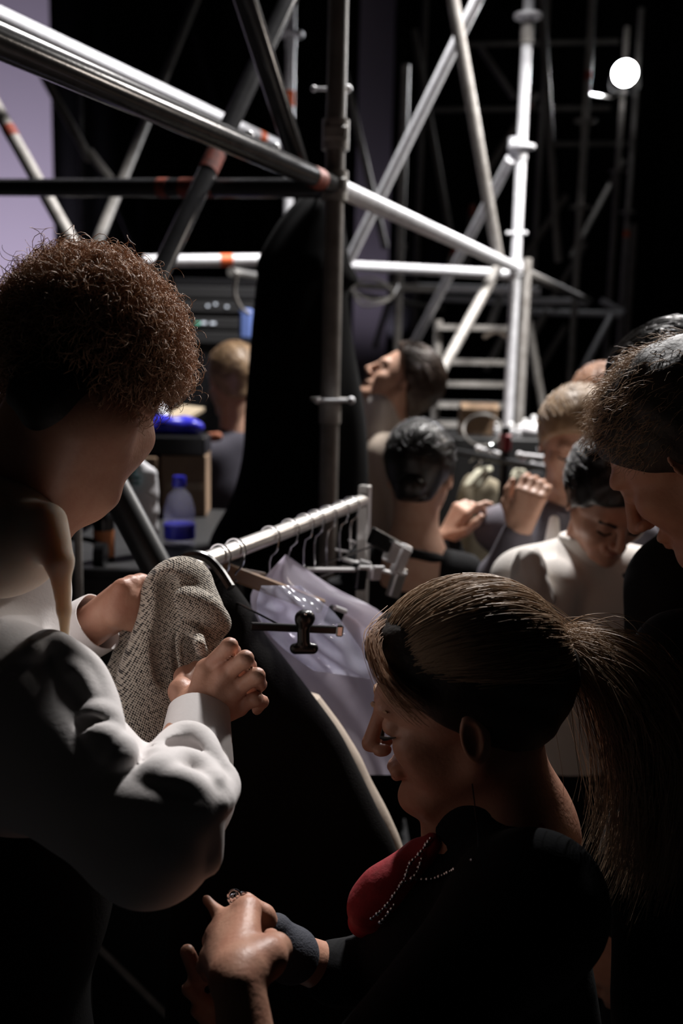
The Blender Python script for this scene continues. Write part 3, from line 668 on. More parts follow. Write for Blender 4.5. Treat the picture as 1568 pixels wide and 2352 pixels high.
# white paper bag
pb = thing('paper_bag', 'tall crumpled white paper bag standing on the road case next to the bottle', 'paper bag', on_case(330, 2.5))
sd = S(); A_ = on_case(334, 2.5); sd.ell(A_+[0, 0, .11], (.027, .03, .115), None, .01); sd.cone(A_+[-.012, 0, .02], A_+[-.016, 0, .225], .018, .016, .02); sd.cone(A_+[.012, 0, .01], A_+[.018, 0, .205], .016, .014, .02); sd.plane(A_+[0, 0, .001], (0, 0, -1), .003); sd.disp = wob(.004, 110, 4)
solid('bag_body', sd, .003, PAPER, pb)
MB().box(P(303, 1098, 2.44), (CR, CF, CU), (.020, .002, .003)).box(P(303, 1110, 2.44), (CR, CF, CU), (.02, .002, .003)).box(P(305, 1085, 2.44), (CR, CF, CU), (.006, .002, .006)).build('printed_lines', mat('grey_print', (.10, .22, .24), .8), pb, False)
# dark bottle with orange label
b1 = on_case(238, 2.42); db = thing('spray_bottle', 'dark bottle with orange label on the road case behind the tie-neck collar', 'bottle', b1)
MB().lathe(b1, [(.024, 0), (.025, .004), (.025, .10), (.018, .122), (.011, .13), (.011, .15)], 22).build('body', BLACKP, db)
MB().lathe(b1, [(.0254, .012), (.0256, .014), (.0256, .075), (.0254, .077)], 22).build('label', mat('orange_label', (.55, .19, .07), .6), db)
MB().box(b1+[.004, -.004, .165], np.eye(3), (.020, .014, .014), .005).build('trigger_head', BLACKP, db)
MB().tube([b1+[.012, -.012, .17], b1+[.030, -.020, .160]], .005, 8).build('nozzle', CHROME, db)
# headphones on the case
hp = thing('headphones', 'black headphones lying on the road case left of the dark bottle', 'headphones', on_case(165, 2.36))
q = on_case(165, 2.36); MB().tube([q+[.075*math.cos(a), .05*math.sin(a), .025+.03*math.sin(a)] for a in np.linspace(-.4, 3.54, 24)], .007, 8).build('headband', BLACKP, hp)
for sg in (-1, 1): MB().tube([q+[sg*.072-sg*.012, -.02, .03], q+[sg*.072+sg*.012, -.02, .03]], .03, 18).build('ear_cup', BLACKP, hp)
# light stand pole
tp = thing('light_stand', 'thin grey stand pole behind the tie-neck collar', 'stand', (*vert(180, 1300, 2.2), 0)); x, y = vert(180, 1300, 2.16)
MB().tube([(x, y, 0), (x, y, 1.32)], .009, 12).build('pole', STEELD, tp); 
for a in (0.5, 2.6, 4.7): MB().tube([(x, y, .35), (x+.3*math.cos(a), y+.12*math.sin(a), .012)], .008, 8).build('leg', STEELD, tp)
# equipment rack
er, c_, w_, z_ = stand_box('equipment_rack', 395, 600, 640, 4.7, 0, .5, BLACKP, 'dark equipment rack with small indicator lights behind the man in slate', 'equipment rack')
fy = c_[1]-.25-.012
for k, py in enumerate((672, 704, 742, 775)):
    zz = P(480, py, 4.7)[2]; MB().box((c_[0], fy, zz), np.eye(3), (w_*.93, .010, .026), .003).build('module', CASE, er)
LEDW = emit('led_white', (.85, .9, 1), 1.2); LEDG = emit('led_green', (.3, .9, .6), .8)
for px, py, m_ in ((424, 742, LEDW), (452, 742, LEDG), (466, 741, LEDW), (487, 742, LEDW), (476, 702, LEDW), (494, 698, LEDW), (520, 704, LEDW)):
    q = P(px, py, 4.68); MB().box((q[0], fy-.012, q[2]), np.eye(3), (.012 if py > 730 else .006, .004, .005), .001).build('indicator_light', m_, er, False)
q = P(567, 745, 4.6); tag(MB().box((q[0], q[1]-.02, q[2]), np.eye(3), (.03, .05, .07), .012).build('cable_pouch', mat('slate_blue_cloth', (.10, .16, .42), .7)), 'slate blue pouch hanging on the equipment rack beside the black cover', 'pouch')
# ================================================================== BACKGROUND PROPS, RIGHT: second rack and counter
r2a, r2b = PZ(1030, 1034, 1.35), PZ(1262, 1080, 1.35); r2 = thing('garment_rack', 'black garment rack with cross-shaped end behind the group on the right', 'clothes rack', (r2a+r2b)/2*[1, 1, 0])
MB().tube([r2a, r2b], .011, 12).build('rail', BLACKM, r2)
pp = PZ(1158, 1058, 1.35); d2 = unit(r2b-r2a)
for q, zt_ in ((pp, 1.46), (r2b, 1.36)): MB().tube([(q[0], q[1], 0.03), (q[0], q[1], zt_)], .015, 12).build('post', BLACKM, r2)
MB().box((pp[0], pp[1], .02), (d2, (-d2[1], d2[0], 0), (0, 0, 1)), (.02, .3, .02)).build('foot', BLACKM, r2); MB().box((r2b[0], r2b[1], .02), (d2, (-d2[1], d2[0], 0), (0, 0, 1)), (.02, .3, .02)).build('foot', BLACKM, r2)
MB().box(pp+[0, 0, .06], (d2, (-d2[1], d2[0], 0), (0, 0, 1)), (.022, .014, .03), .008).build('red_knob', mat('dark_red_plastic', (.25, .02, .03), .5), r2)
def hang_garment(name, rows, thick, material, label, n=32, pleat=.12, fr=6):
    o = thing(name, label, 'garment', P((rows[-1][1]+rows[-1][2])/2, rows[-1][0], rows[-1][3]))
    MB().add(*loft(densify(rows, 4), thick, n, pleat, fr)).build('cloth_body', material, o)
    c = P((rows[0][1]+rows[0][2])/2, rows[0][0], rows[0][3]); MB().tube(spline([c-[0, 0, .01], c+[0, 0, .02], c+[.02, 0, .045], c+[0, 0, .06], c+[-.02, 0, .045]], 16), .003, 6).build('hanger_hook', CHROME, o)
    return o
d = pix(r2a)[2]
hang_garment('khaki_coat', [(1090, 1075, 1105, d-.05), (1110, 1060, 1150, d-.05), (1170, 1045, 1165, d-.05), (1260, 1040, 1172, d-.05), (1500, 1035, 1175, d-.05)], .10, KHAKI, 'khaki coat hanging on the black rack behind the raised hand')
IVORY = mat('ivory_cloth', (.68, .66, .52), .8, 0, None, (120, .3))
hang_garment('ivory_blouse', [(1072, 1110, 1130, d-.2), (1082, 1090, 1130, d-.2), (1110, 1068, 1112, d-.2), (1118, 1066, 1102, d-.2)], .05, IVORY, 'small ivory blouse folded over the black rack, lit from above')
hang_garment('ivory_scarf', [(1078, 1180, 1205, d-.1), (1095, 1172, 1215, d-.1), (1115, 1180, 1216, d-.1)], .05, IVORY, 'ivory scarf draped on the black rack right of its post')
hang_garment('ivory_dress', [(1068, 1232, 1262, d+.05), (1090, 1226, 1270, d+.05), (1160, 1222, 1276, d+.05), (1300, 1215, 1285, d+.05)], .05, IVORY, 'pale ivory dress hanging at the right end of the black rack')
for (a, b, lab) in (((1098, 1030, d-.12), (1160, 1046, d-.12), 'chrome hanger left of the black rack post, its highlight painted as a white bar'), ((1192, 1044, d-.12), (1280, 1054, d-.12), 'chrome hanger right of the black rack post, its highlight painted as a white bar'), ((1222, 1066, d-.12), (1275, 1072, d-.12), 'short chrome hanger under the one right of the post, its highlight painted white')):
    A_, B_ = P(*a), P(*b); o = thing('trouser_hanger', lab, 'hanger', (A_+B_)/2-[0, 0, .01], 'hangers on the black rack')
    MB().tube([A_, B_], .007, 10).sphere(A_, .011).sphere(B_, .011).build('bar', PAPER, o)  # white bar paints the highlight along a chrome hanger
    MB().tube(spline([(A_+B_)/2, (A_+B_)/2+[0, .03, .03], (A_+B_)/2+[0, .07, .02]], 10), .002, 6).build('hook', CHROME, o)
# counter with bottles
cn, c_, w_, zk = stand_box('counter', 1010, 1330, 1008, 4.5, 0, .5, CASE, 'dark counter behind the black rack carrying bottles and cloths', 'counter')
def on_counter(px, d): p = P(px, 990, d); return np.array([p[0], p[1], zk])
GLASSM = mat('frosted_bottle_glass', (.70, .70, .72), .12, 0)
for k, (px, d_, h_, r_) in enumerate(((1140, 4.62, .06, .016), (1172, 4.66, .05, .022), (1190, 4.60, .05, .014), (1205, 4.72, .075, .016), (1224, 4.66, .10, .018), (1238, 4.60, .045, .016), (1272, 4.68, .145, .018))):
    b0 = on_counter(px, d_); o = thing('cosmetic_bottle', ['tiny round bottle leftmost on the counter', 'squat bright bottle right of the rack post on the counter', 'small slim bottle third from the left on the counter', 'mid-height bottle in the middle of the counter row', 'taller bottle right of the middle on the counter', 'short bottle second from the right on the counter', 'tallest bottle on the counter beside the blonde woman'][k], 'bottle', b0, 'bottles on the counter')
    MB().lathe(b0, [(r_*.9, 0), (r_, .003), (r_, h_*.6), (r_*.45, h_*.75), (r_*.45, h_*.8)], 16).build('body', GLASSM, o); MB().sphere(b0+[0, 0, h_*.8+r_*.4], r_*.75).build('stopper', mat('glint_white', (.85, .85, .85), .1), o)  # stoppers are white so the bottle glints sit in the colour
sb = S(); q = on_counter(1238, 4.66); q[1] -= .02
sb.ell(q+[.0, 0, .03], (.10, .07, .034), None, .02); sb.ell(q+[-.05, 0, .04], (.05, .05, .03), None, .02); sb.disp = wob(.008, 60, 21)
tag(solid('folded_cloth', sb, .007, PAPER), 'crumpled white cloth on the counter beside the blonde woman', 'cloth')
q = on_counter(1095, 4.72); r_ = thing('cardboard_carton', 'open brown carton on the counter behind the dark-haired head', 'box', q); MB().box(q+[0, 0, .07], np.eye(3), (.085, .06, .07), .003).build('body', CARD, r_); MB().box(q+[0, -.07, .135], (np.array([1, 0, 0]), unit((0, 1, .5)), unit((0, -.5, 1))), (.085, .03, .002)).build('flap', CARD, r_, False)
o = MB().tube([P(1108, 988, 4.35)+.085*(math.cos(a)*CR+math.sin(a)*CU*.8)+CF*.012*math.sin(3*a) for a in np.linspace(0, 6.28*3, 90)], .006, 6).build('cable_coil', STEELD); tag(o, 'grey coiled cable hanging in front of the brown carton', 'cable')
# ================================================================== PEOPLE IN THE BACKGROUND
def head_strands(root, H, f, u, s, hs, material, seed):
    """short strands combed back (mode 0) or forward (mode 1) over the scalp"""
    N, th, ln, mode = hs; r, f, u = axes(f, u); A_ = np.array([r, f, u]); r_ = np.random.default_rng(seed+40)
    v = r_.normal(size=(N*4, 3)); v /= np.linalg.norm(v, axis=1)[:, None]; v = v[(v[:, 1]*.74-v[:, 2]*.67 < .16) & (v[:, 2] > -.5)][:N]; n = len(v)
    rad = (np.array([.079, .101, .089])+th)*s; fl = np.array([0, -1.0, -.15] if mode == 0 else [0, .8, -.3])[None]+r_.normal(size=(n, 3))*.18
    t = np.linspace(0, 1, 8)[None, :, None]; q = v[:, None]*rad+fl[:, None]*ln*t
    k = np.linalg.norm(q/rad, axis=2, keepdims=True); q = q/k*(1+.03*r_.random((n, 1, 1))+.05*t*r_.random((n, 1, 1)))
    strands('hair_strands', H+s*(-.018*f+.042*u)+q@A_, .0012, material, root)
def person(name, label, H, f, u, bdir, s, skin, top, trousers, hairm, h=.006, arms=(), cap=None, neck_low=.0, shoulder=.17, top_amp=.004, female=False, extra=None, legs=True, top_h=None, bare=0.0, seed=1, hs=(900, .010, .05, 0)):
    H = np.asarray(H, float); r, fa, ua = axes(f, u); bd_ = unit(np.array([bdir[0], bdir[1], 0])); bs = np.array([bd_[1], -bd_[0], 0]); Z = np.array([0, 0, 1.0])
    NB = H+s*(-.035*fa-.135*ua)+s*np.array([0, 0, -.075-neck_low]); pel = NB-Z*.56*s
    gx, gy = (pel+bd_*.0)[:2]; root = thing(name, label, 'person', (gx, gy, 0))
    sd = S(); head(sd, H, f, u, s, female)
    sd.cone(H+s*(-.025*fa-.05*ua), NB+Z*.0, .052*s if female else .057*s, .058*s, .03)
    shl = [NB+sg*bs*shoulder*s-Z*.055*s for sg in (-1, 1)]
    sd.cone(shl[0]*.75+shl[1]*.25-Z*.02, shl[1]*.75+shl[0]*.25-Z*.02, .038*s, .038*s, .04); sd.cone(NB-Z*(.03 if bare else .11), pel, (.09 if bare else .06)*s, .07*s, .05 if bare else .02)
    tp_ = S()
    tp_.ell(NB-Z*.20*s, np.array([.165, .112, .215])*s*[shoulder/.17, 1, 1], [bs, bd_, Z], .03)
    tp_.cone(shl[0], shl[1], .060*s, .060*s, .06); tp_.ell(NB-Z*.44*s, np.array([.150, .105, .2])*s, [bs, bd_, Z], .06)
    if bare: tp_.plane(NB-Z*bare, unit(Z*1.0), .01)
    for ar in arms:
        sh, el, wr = [np.asarray(x, float) for x in ar[:3]]
        sd.chain([sh, el, wr], [.045*s, .036*s, .026*s], .03)
        fingers_hand(sd, wr, ar[3], ar[4], ar[5], s, *(ar[6:] if len(ar) > 6 else ()))
        e = wr+(el-wr)*.12; tp_.chain([sh, el, e], [.062*s, .050*s, .038*s], .04)
    used = [min((0, 1), key=lambda i: np.linalg.norm(shl[i]-np.asarray(ar[0]))) for ar in arms]
    for i, sg in enumerate((-1, 1)):
        tp_.cone(NB-Z*.02*s, shl[i]*.75+NB*.25, .058*s, .056*s, .04)
        if i in used or bare: continue
        sh_ = shl[i]+bs*sg*.015*s; el = sh_-Z*.30*s+bs*sg*.035-bd_*.02; wr = el-Z*.25*s+bd_*.05
        sd.chain([sh_, el, wr], [.042*s, .034*s, .025*s], .02); fingers_hand(sd, wr, -Z+bd_*.15, bs*sg, sg, s)
        tp_.chain([sh_, el, wr+(el-wr)*.12], [.062*s, .050*s, .038*s], .03)
    tp_.disp = wob(top_amp, 38, seed, 6)
    solid('body', sd, h, skin, root); solid('top', tp_, top_h or h*1.3, top, root)
    if legs:
        tr = S(); hip = pel+Z*.03; tr.ell(hip, np.array([.165, .115, .13])*s, [bs, bd_, Z], .03)
        for sg in (-1, 1):
            a = hip+sg*bs*.085*s-Z*.06; b = np.array([*(pel+sg*bs*.10*s)[:2], .06]); tr.chain([a, (a+b)/2+bd_*.02, b], [.088*s, .065*s, .052*s], .03)
        solid('trousers', tr, .016, trousers, root)
        for sg in (-1, 1):
            q = np.array([*(pel+sg*bs*.10*s)[:2], .045]); ss = S(); ss.cone(q-bd_*.05, q+bd_*.14, .043, .036, .02); ss.plane((0, 0, .004), (0, 0, -1), .002); solid('shoe', ss, .012, BLACKP, root)
    if cap is not None:
        solid('hair', cap, h*.8, hairm, root)
        if hs: head_strands(root, H, fa, ua, s, (hs[0], cap.th, hs[2], hs[3]), hairm, seed)
    if extra: extra(root, H, r, fa, ua, NB, shl, bs, bd_)
    return root
U3 = np.array([0, 0, 1.0])
# dark-haired head seen from behind, hand raised to the neck
H = P(965, 1092, 2.42); f = (.25, .93, -.28); u = (.05, .28, .95)
def kx(root, H, r, f, u, NB, shl, bs, bd_):
    bun = S(); bun.ell(H-f*.105-u*.045, (.036, .03, .034), None, .01); bun.disp = wob(.003, 150, 5); solid('hair_bun', bun, .004, HAIRK, root)
    MB().tube(spline([NB-bd_*.02+bs*.07+U3*.0, NB+bs*.05-bd_*.065+U3*.012, NB-bd_*.075+U3*.02, NB-bs*.05-bd_*.065+U3*.012, NB-bs*.075-bd_*.0], 20), .012, 8).build('strap', BLACK, root)
cap = hair_cap(H, f, u, .95, .010, -.085, .03, 5, .002)
person('person', 'person with slicked dark hair seen from behind, raising a bare hand beside the neck', H, f, u, (.2, .95), .95, SKIN2, BLACK, BLACK, HAIRK, .0045, ((P(1045, 1330, 2.45), P(1090, 1420, 2.5), P(1022, 1238, 2.52), (.45, .0, .85), (-.75, -.5, .4), 1, (.75, 1.3, 1.4, 1.4), .5),), cap, extra=kx, bare=.07)
# person in beige with head thrown back
H = P(915, 880, 3.35); f = (-.80, -.05, .60); u = (.60, .05, .80)
cap = hair_cap(H, f, u, 1.0, .022, -.11, .01, 6, .006)
def hx(root, H, r, f, u, NB, shl, bs, bd_):
    c = S(); c.cone(H-u*.10-f*.0, NB+U3*.02, .070, .085, .03); c.disp = wob(.006, 45, 8); solid('collar', c, .007, WHITE2, root)  # white collar puts the bright light on the neck into its colour
person('person', 'person in beige top with head thrown back behind the black garment cover', H, f, u, (-.9, -.3), 1.0, SKIN2, CREAM, OLIVE, mat('dark_brown_hair', (.05, .03, .02), .45), .006, (), cap, extra=hx, neck_low=-.02)
# man in slate jacket seen from behind at the left
H = P(533, 880, 3.55); f = (-.45, .86, -.2); u = (-.06, .2, .97)
cap = hair_cap(H, f, u, 1.0, .010, -.07, .04, 7, .003)
def jx(root, H, r, f, u, NB, shl, bs, bd_):
    c = S(); q = P(455, 1008, 3.32); c.cone(P(425, 1010, 3.34), P(500, 1003, 3.30), .016, .016, .01); solid('reflective_stripe', c, .004, mat('rust_stripe', (.30, .10, .05), .8), root)
person('person', 'man in dark slate jacket with rust stripe, short hair, seen from behind at left', H, f, u, (-.5, .85), 1.02, SKIN2, NAVY, BLACK, HAIRBL, .006, (), cap, extra=jx, neck_low=-.01)
# blonde woman facing the camera
H = P(1318, 1022, 2.42); f = (-.12, -.93, -.33); u = (.05, -.33, .94)
cap = hair_cap(H, f, u, .97, .016, -.10, .045, 9, .003)
def bx_(root, H, r, f, u, NB, shl, bs, bd_):
    c = S(); c.cone(P(1272, 1195, 2.3), P(1268, 1255, 2.28), .012, .02, .01); solid('white_neck_tie', c, .004, WHITE2, root)
    e = S()
    for sg in (-1, 1): e.cone(H+.97*(sg*.022*r+.092*f+.020*u), H+.97*(sg*.046*r+.082*f+.021*u), .0035, .002, .002)
    solid('eyebrows', e, .002, HAIRB, root)
    for sg in (-1, 1): MB().tube([H+.97*(sg*.019*r+.089*f+.001*u), H+.97*(sg*.032*r+.0905*f-.003*u), H+.97*(sg*.045*r+.083*f+.001*u)], .0026, 6).build('eyelashes', HAIRK, root)
person('person', 'blonde woman in grey jacket facing the camera behind the black-haired woman', H, f, u, (-.2, -.95), .97, SKIN2, GREYC, OLIVE, HAIRBL, .004, ((P(1248, 1210, 2.46), P(1140, 1340, 2.34), P(1192, 1218, 2.24), (.22, -.1, .95), (-.4, -1, .2), -1, (1.2, 1.3, 1.3, 1.3)),), cap, extra=bx_, female=True, neck_low=-.005)
# another hand: person in dark grey jacket reaching in
H = P(1110, 1130, 4.0)
# auburn head behind
H = P(1385, 950, 3.0); f = (.5, .82, -.25); u = (.1, .22, .96)
cap = hair_cap(H, f, u, 1.0, .018, -.09, .03, 12, .004)
person('person', 'person with auburn hair behind the blonde woman, only the crown showing', H, f, u, (.5, .82), 1.0, SKIN2, BLACK, BLACK, HAIRR, .007, (), cap)
H = P(1556, 850, 3.9); f = (-.7, .6, -.2); u = (-.1, .2, .96)
cap = hair_cap(H, f, u, 1.0, .014, -.06, .05, 13, .003)
person('person', 'distant fair-haired person at the right edge above the dark-haired head', H, f, u, (-.7, .6), 1.02, SKIN2, BLACK, BLACK, HAIRBL, .008, (), cap)
# black-haired woman in white top, looking down
H = P(1398, 1152, 1.98); f = (.10, -.80, -.60); u = (.06, -.60, .80)
def wx(root, H, r, f, u, NB, shl, bs, bd_):
    s = .95
    b_ = S()
    for c, rr in (((-.02, -.02, .125), .045), ((-.055, .0, .10), .04), ((.03, -.01, .115), .04), ((-.07, .03, .055), .032)): b_.ell(H+s*(c[0]*r+c[1]*f+c[2]*u), (rr, rr, rr*.8), None, .02)
    b_.disp = wob(.006, 110, 15, 7); solid('hair_curls', b_, .0035, HAIRK, root)
    for sg in (-1, 1):
        MB().tube([H+s*(sg*.018*r+.096*f+.023*u), H+s*(sg*.034*r+.093*f+.029*u), H+s*(sg*.05*r+.080*f+.024*u)], .0034, 6).build('eyebrow', HAIRK, root)
        MB().tube([H+s*(sg*.018*r+.089*f-.003*u), H+s*(sg*.032*r+.0905*f-.008*u), H+s*(sg*.047*r+.082*f-.002*u)], .0024, 6).build('eyelashes', HAIRK, root)
    lp = S(); lp.ell(H+s*(.0925*f-.057*u), (.014, .006, .005), [r, f, u], .003); lp.ell(H+s*(.090*f-.069*u), (.012, .006, .005), [r, f, u], .003); solid('lips', lp, .0018, mat('lip_skin', (.30, .09, .07), .45), root)
    col = S(); col.cone(NB+U3*.035+bd_*.01, NB-U3*.01, .064, .074, .02); col.plane(NB+U3*.045, (0, 0, 1), .004); solid('collar', col, .004, WHITE2, root)
    MB().sphere(P(1435, 1322, 1.87), .006).build('collar_button', BLACKP, root)
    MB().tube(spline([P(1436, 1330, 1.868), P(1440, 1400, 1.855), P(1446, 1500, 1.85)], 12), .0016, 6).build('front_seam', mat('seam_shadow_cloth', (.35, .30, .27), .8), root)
    sv = S(); q = P(1215, 1310, 1.93); sv.ell(q, (.034, .035, .05), None, .02); sv.ell(q+[.012, 0, -.05], (.036, .035, .045), None, .02); sv.cone(q-[0, 0, .05], P(1190, 1420, 1.9), .03, .035, .02); sv.disp = lambda p, a=wob(.012, 75, 17, 7), b=wob(.006, 160, 18, 7): a(p)+b(p); solid('puffed_sleeve', sv, .004, WHITE2, root)
cap = hair_cap(H, f, u, .95, .014, -.08, .045, 14, .005)
person('person', 'black-haired woman in white buttoned top looking down', H, f, u, (.05, -1), .95, SKIN, WHITE2, BLACK, HAIRK, .0035, ((P(1262, 1345, 2.02), P(1235, 1560, 2.0), P(1150, 1600, 1.85), (-.6, -.3, -.3), (0, -1, .6), 1), (P(1560, 1345, 2.05), P(1610, 1600, 2.06), P(1590, 1830, 2.0), (-.1, -.2, -1), (1, 0, 0), 1)), cap, female=True, extra=wx, top_amp=.003, neck_low=-.025, shoulder=.155)
# ================================================================== MAN WITH CURLY HAIR (left foreground)
def sleeve_cuff(a, b, ra, rb, th=.0022, n=36, amp=.0012):
    """open cuff as a double-walled tube from a to b"""
    a = np.asarray(a, float); b = np.asarray(b, float); t = unit(b-a); r_ = unit(np.cross(t, [0, .2, 1])); q_ = np.cross(t, r_); V = []
    prof = [(0, ra), (.25, ra*.98+rb*.02), (.6, (ra+rb)/2), (.93, rb), (1.0, rb-.0008), (1.0, rb-th), (.6, (ra+rb)/2-th), (0, ra-th)]
    for s_, rr in prof:
        for k in range(n):
            an = 2*math.pi*k/n; w_ = rr+amp*math.sin(3*an+s_*2)+amp*.6*math.sin(5*an-s_*3)
            V.append(a+(b-a)*s_+w_*(math.cos(an)*r_+math.sin(an)*q_))
    m_ = len(prof); return V, [(i*n+k, i*n+(k+1) % n, ((i+1) % m_)*n+(k+1) % n, ((i+1) % m_)*n+k) for i in range(m_) for k in range(n)]
az, pt = math.radians(9), math.radians(38)
mf_ = np.array([math.sin(az)*math.cos(pt), math.cos(az)*math.cos(pt), -math.sin(pt)]); mu_ = np.array([math.sin(az)*math.sin(pt), math.cos(az)*math.sin(pt), math.cos(pt)])
MH = P(196, 897, 1.06); mbd = unit(np.array([math.sin(az), math.cos(az), 0])); mbs = np.array([mbd[1], -mbd[0], 0])
S_r, E_r, W_r = P(20, 1650, .95), P(345, 1930, .89), P(452, 1650, 1.07)
NBm = P(-20, 1300, 1.09); S_l = NBm-mbs*.17-U3*.06; E_l = P(-190, 1690, 1.30); W_l = P(205, 1440, 1.25)
m1 = thing('person', 'curly-haired man in white tie-neck shirt holding up the tweed jacket', 'person', (P(-60, 1700, 1.05)[0], P(-60, 1700, 1.05)[1], 0))
bd1 = S(); head(bd1, MH, mf_, mu_, 1.0)
bd1.cone(MH-.03*mf_-.05*mu_, NBm, .058, .062, .03); bd1.cone(S_l*.8+S_r*.2, S_r*.8+S_l*.2, .05, .05, .05); bd1.cone(NBm, NBm-U3*.45, .06, .06, .05)
bd1.chain([S_r, E_r, W_r], [.048, .038, .026], .008); bd1.chain([S_l, E_l, W_l], [.048, .036, .025], .006)
I0, M0, R0, L0 = P(474, 1538, 1.085), P(517, 1548, 1.072), P(540, 1584, 1.076), P(548, 1624, 1.088)
for q, r1 in ((I0, .0125), (M0, .012), (R0, .0115), (L0, .011)): bd1.cone(W_r*.75+q*.25, q, .017, r1, .010)
for q in (I0, M0, R0): bd1.ell(q-CF*.004, (.009, .009, .009), None, .006)
bd1.chain([I0, P(527, 1484, 1.066), P(536, 1496, 1.10), P(520, 1520, 1.125)], [.0098, .0090, .0080, .0068], .003)
bd1.chain([M0, P(563, 1513, 1.053), P(572, 1530, 1.088), P(556, 1555, 1.11)], [.0096, .0089, .0080, .0068], .003)
bd1.chain([R0, P(590, 1552, 1.058), P(596, 1572, 1.09), P(578, 1592, 1.11)], [.0092, .0085, .0076, .0066], .003)
bd1.chain([L0, P(584, 1606, 1.078), P(602, 1612, 1.10), P(590, 1630, 1.12)], [.0085, .0078, .0070, .006], .003)
bd1.chain([W_r*.6+P(420, 1605, 1.09)*.4, P(416, 1588, 1.10), P(424, 1555, 1.14), P(450, 1535, 1.165)], [.016, .0125, .0105, .009], .010)
for a, b in ((I0, .5), (M0, .55), (R0, .5)): bd1.cone(W_r*.8+a*.2-CF*.013, a-CF*.0105, .0022, .0030, .006)      # tendons
bd1.cone(W_l, P(285, 1385, 1.225), .025, .028, .006)
for k, (x, y) in enumerate(((282, 1352), (302, 1344), (322, 1340), (338, 1348))):
    q = P(x, y, 1.215+.012*k); bd1.cone(P(262, 1392, 1.225), q, .016, .0120, .005); bd1.chain([q, P(x+48, y+6, 1.245+.012*k), P(x+62, y+30, 1.275+.01*k)], [.0108, .0098, .008], .006)
bd1.chain([P(270, 1412, 1.21), P(310, 1425, 1.225), P(345, 1415, 1.24)], [.015, .012, .009], .01)
solid('body', bd1, .0024, SKIN, m1)
# shirt
sh = S()
cm = (S_r+S_l)/2-U3*.20; sh.ell(cm-mbd*.01, (.195, .125, .25), [mbs, mbd, U3], .03); sh.ell(cm-U3*.28, (.165, .115, .2), [mbs, mbd, U3], .06)
sh.cone(S_l, S_r, .065, .072, .06); sh.cone(NBm-U3*.03, cm, .085, .12, .05)
sh.cone(S_r, E_r, .078, .052, .05); sh.chain([E_r, P(418, 1825, .955), P(446, 1748, 1.02)], [.052, .044, .037], .03)
sh.cone(S_l, E_l, .08, .065, .05); sh.cone(E_l, P(120, 1482, 1.275), .06, .036, .03)
_b = S(); _b.ops = list(sh.ops)
for _p in ((325, 1832), (360, 1850), (400, 1856), (440, 1848), (300, 1858), (345, 1882), (395, 1890), (440, 1874)):
    sh.ell(surf(_b, *_p, .6, 1.5, .010), (.026, .026, .022), None, .02)
base_ops = list(sh.ops)
def ridge(path, r, push=0.0, k=.010, sub=False, base=None):
    b_ = S(); b_.ops = base_ops
    pts = [surf(b_, x, y, .6, 1.5, push) for x, y in path]; pts = list(spline(pts, max(6, 3*len(pts)))); n = len(pts)
    rs = [r*(.35+.65*math.sin(math.pi*min(max((i+.5)/n, 0), 1))**.6) for i in range(n)]
    for i in range(n-1): sh.cone(pts[i], pts[i+1], rs[i], rs[i+1], k, sub)
# folds of the near sleeve, traced where they run over the cloth
ridge([(258, 1838), (300, 1872), (350, 1902), (400, 1912), (445, 1890), (462, 1860)], .013, .000)
ridge([(322, 1812), (352, 1794), (400, 1794), (440, 1815), (470, 1860), (484, 1930), (480, 1990)], .010, .000)
ridge([(330, 1838), (355, 1834), (394, 1838)], .007, .0)
ridge([(352, 1748), (385, 1712), (420, 1696), (455, 1705), (482, 1745), (495, 1790)], .012, .0)
ridge([(330, 1790), (370, 1762), (420, 1748), (470, 1775), (498, 1800)], .010, .0)
ridge([(500, 1770), (510, 1810), (506, 1850)], .013, .0)
ridge([(340, 1868), (380, 1862), (425, 1862)], .007, .0)
ridge([(330, 1822), (400, 1815), (450, 1845)], .006, .004, .008, True)
ridge([(345, 1890), (400, 1885), (450, 1862)], .006, .004, .008, True)
ridge([(360, 1735), (420, 1722), (475, 1760)], .007, .004, .008, True)
# lip along the shoulder and upper arm
ridge([(60, 1505), (110, 1478), (165, 1520), (205, 1560), (232, 1610), (248, 1665), (262, 1718)], .014, .0)
ridge([(150, 1535), (185, 1570), (212, 1620)], .009, .0); ridge([(205, 1640), (235, 1652), (252, 1668)], .010, 0); ridge([(215, 1690), (240, 1700), (258, 1712)], .010, 0)
ridge([(235, 1735), (262, 1722), (280, 1722), (284, 1742), (268, 1756)], .012, .0, .006)
ridge([(190, 1665), (228, 1678), (252, 1690)], .007, .003, .008, True)
sh.disp = wob(.0022, 70, 31, 7)
solid('shirt', sh, .0032, WHITE, m1, ((-.75, .5, .75), (.35, 1.7, 1.62)))
MB().add(*sleeve_cuff(P(444, 1768, 1.008), P(455, 1640, 1.068), .0395, .0335)).build('cuff', WHITE, m1)
MB().add(*sleeve_cuff(P(85, 1506, 1.277), P(226, 1428, 1.24), .041, .0385)).build('cuff', WHITE, m1)
MB().tube(spline([P(377, 1702, 1.005), P(410, 1688, .992), P(455, 1690, .988), P(492, 1712, .998), P(508, 1745, 1.01)], 16), .0012, 6).build('cuff_seam', mat('seam_shadow_cloth', (.35, .30, .27), .8), m1)
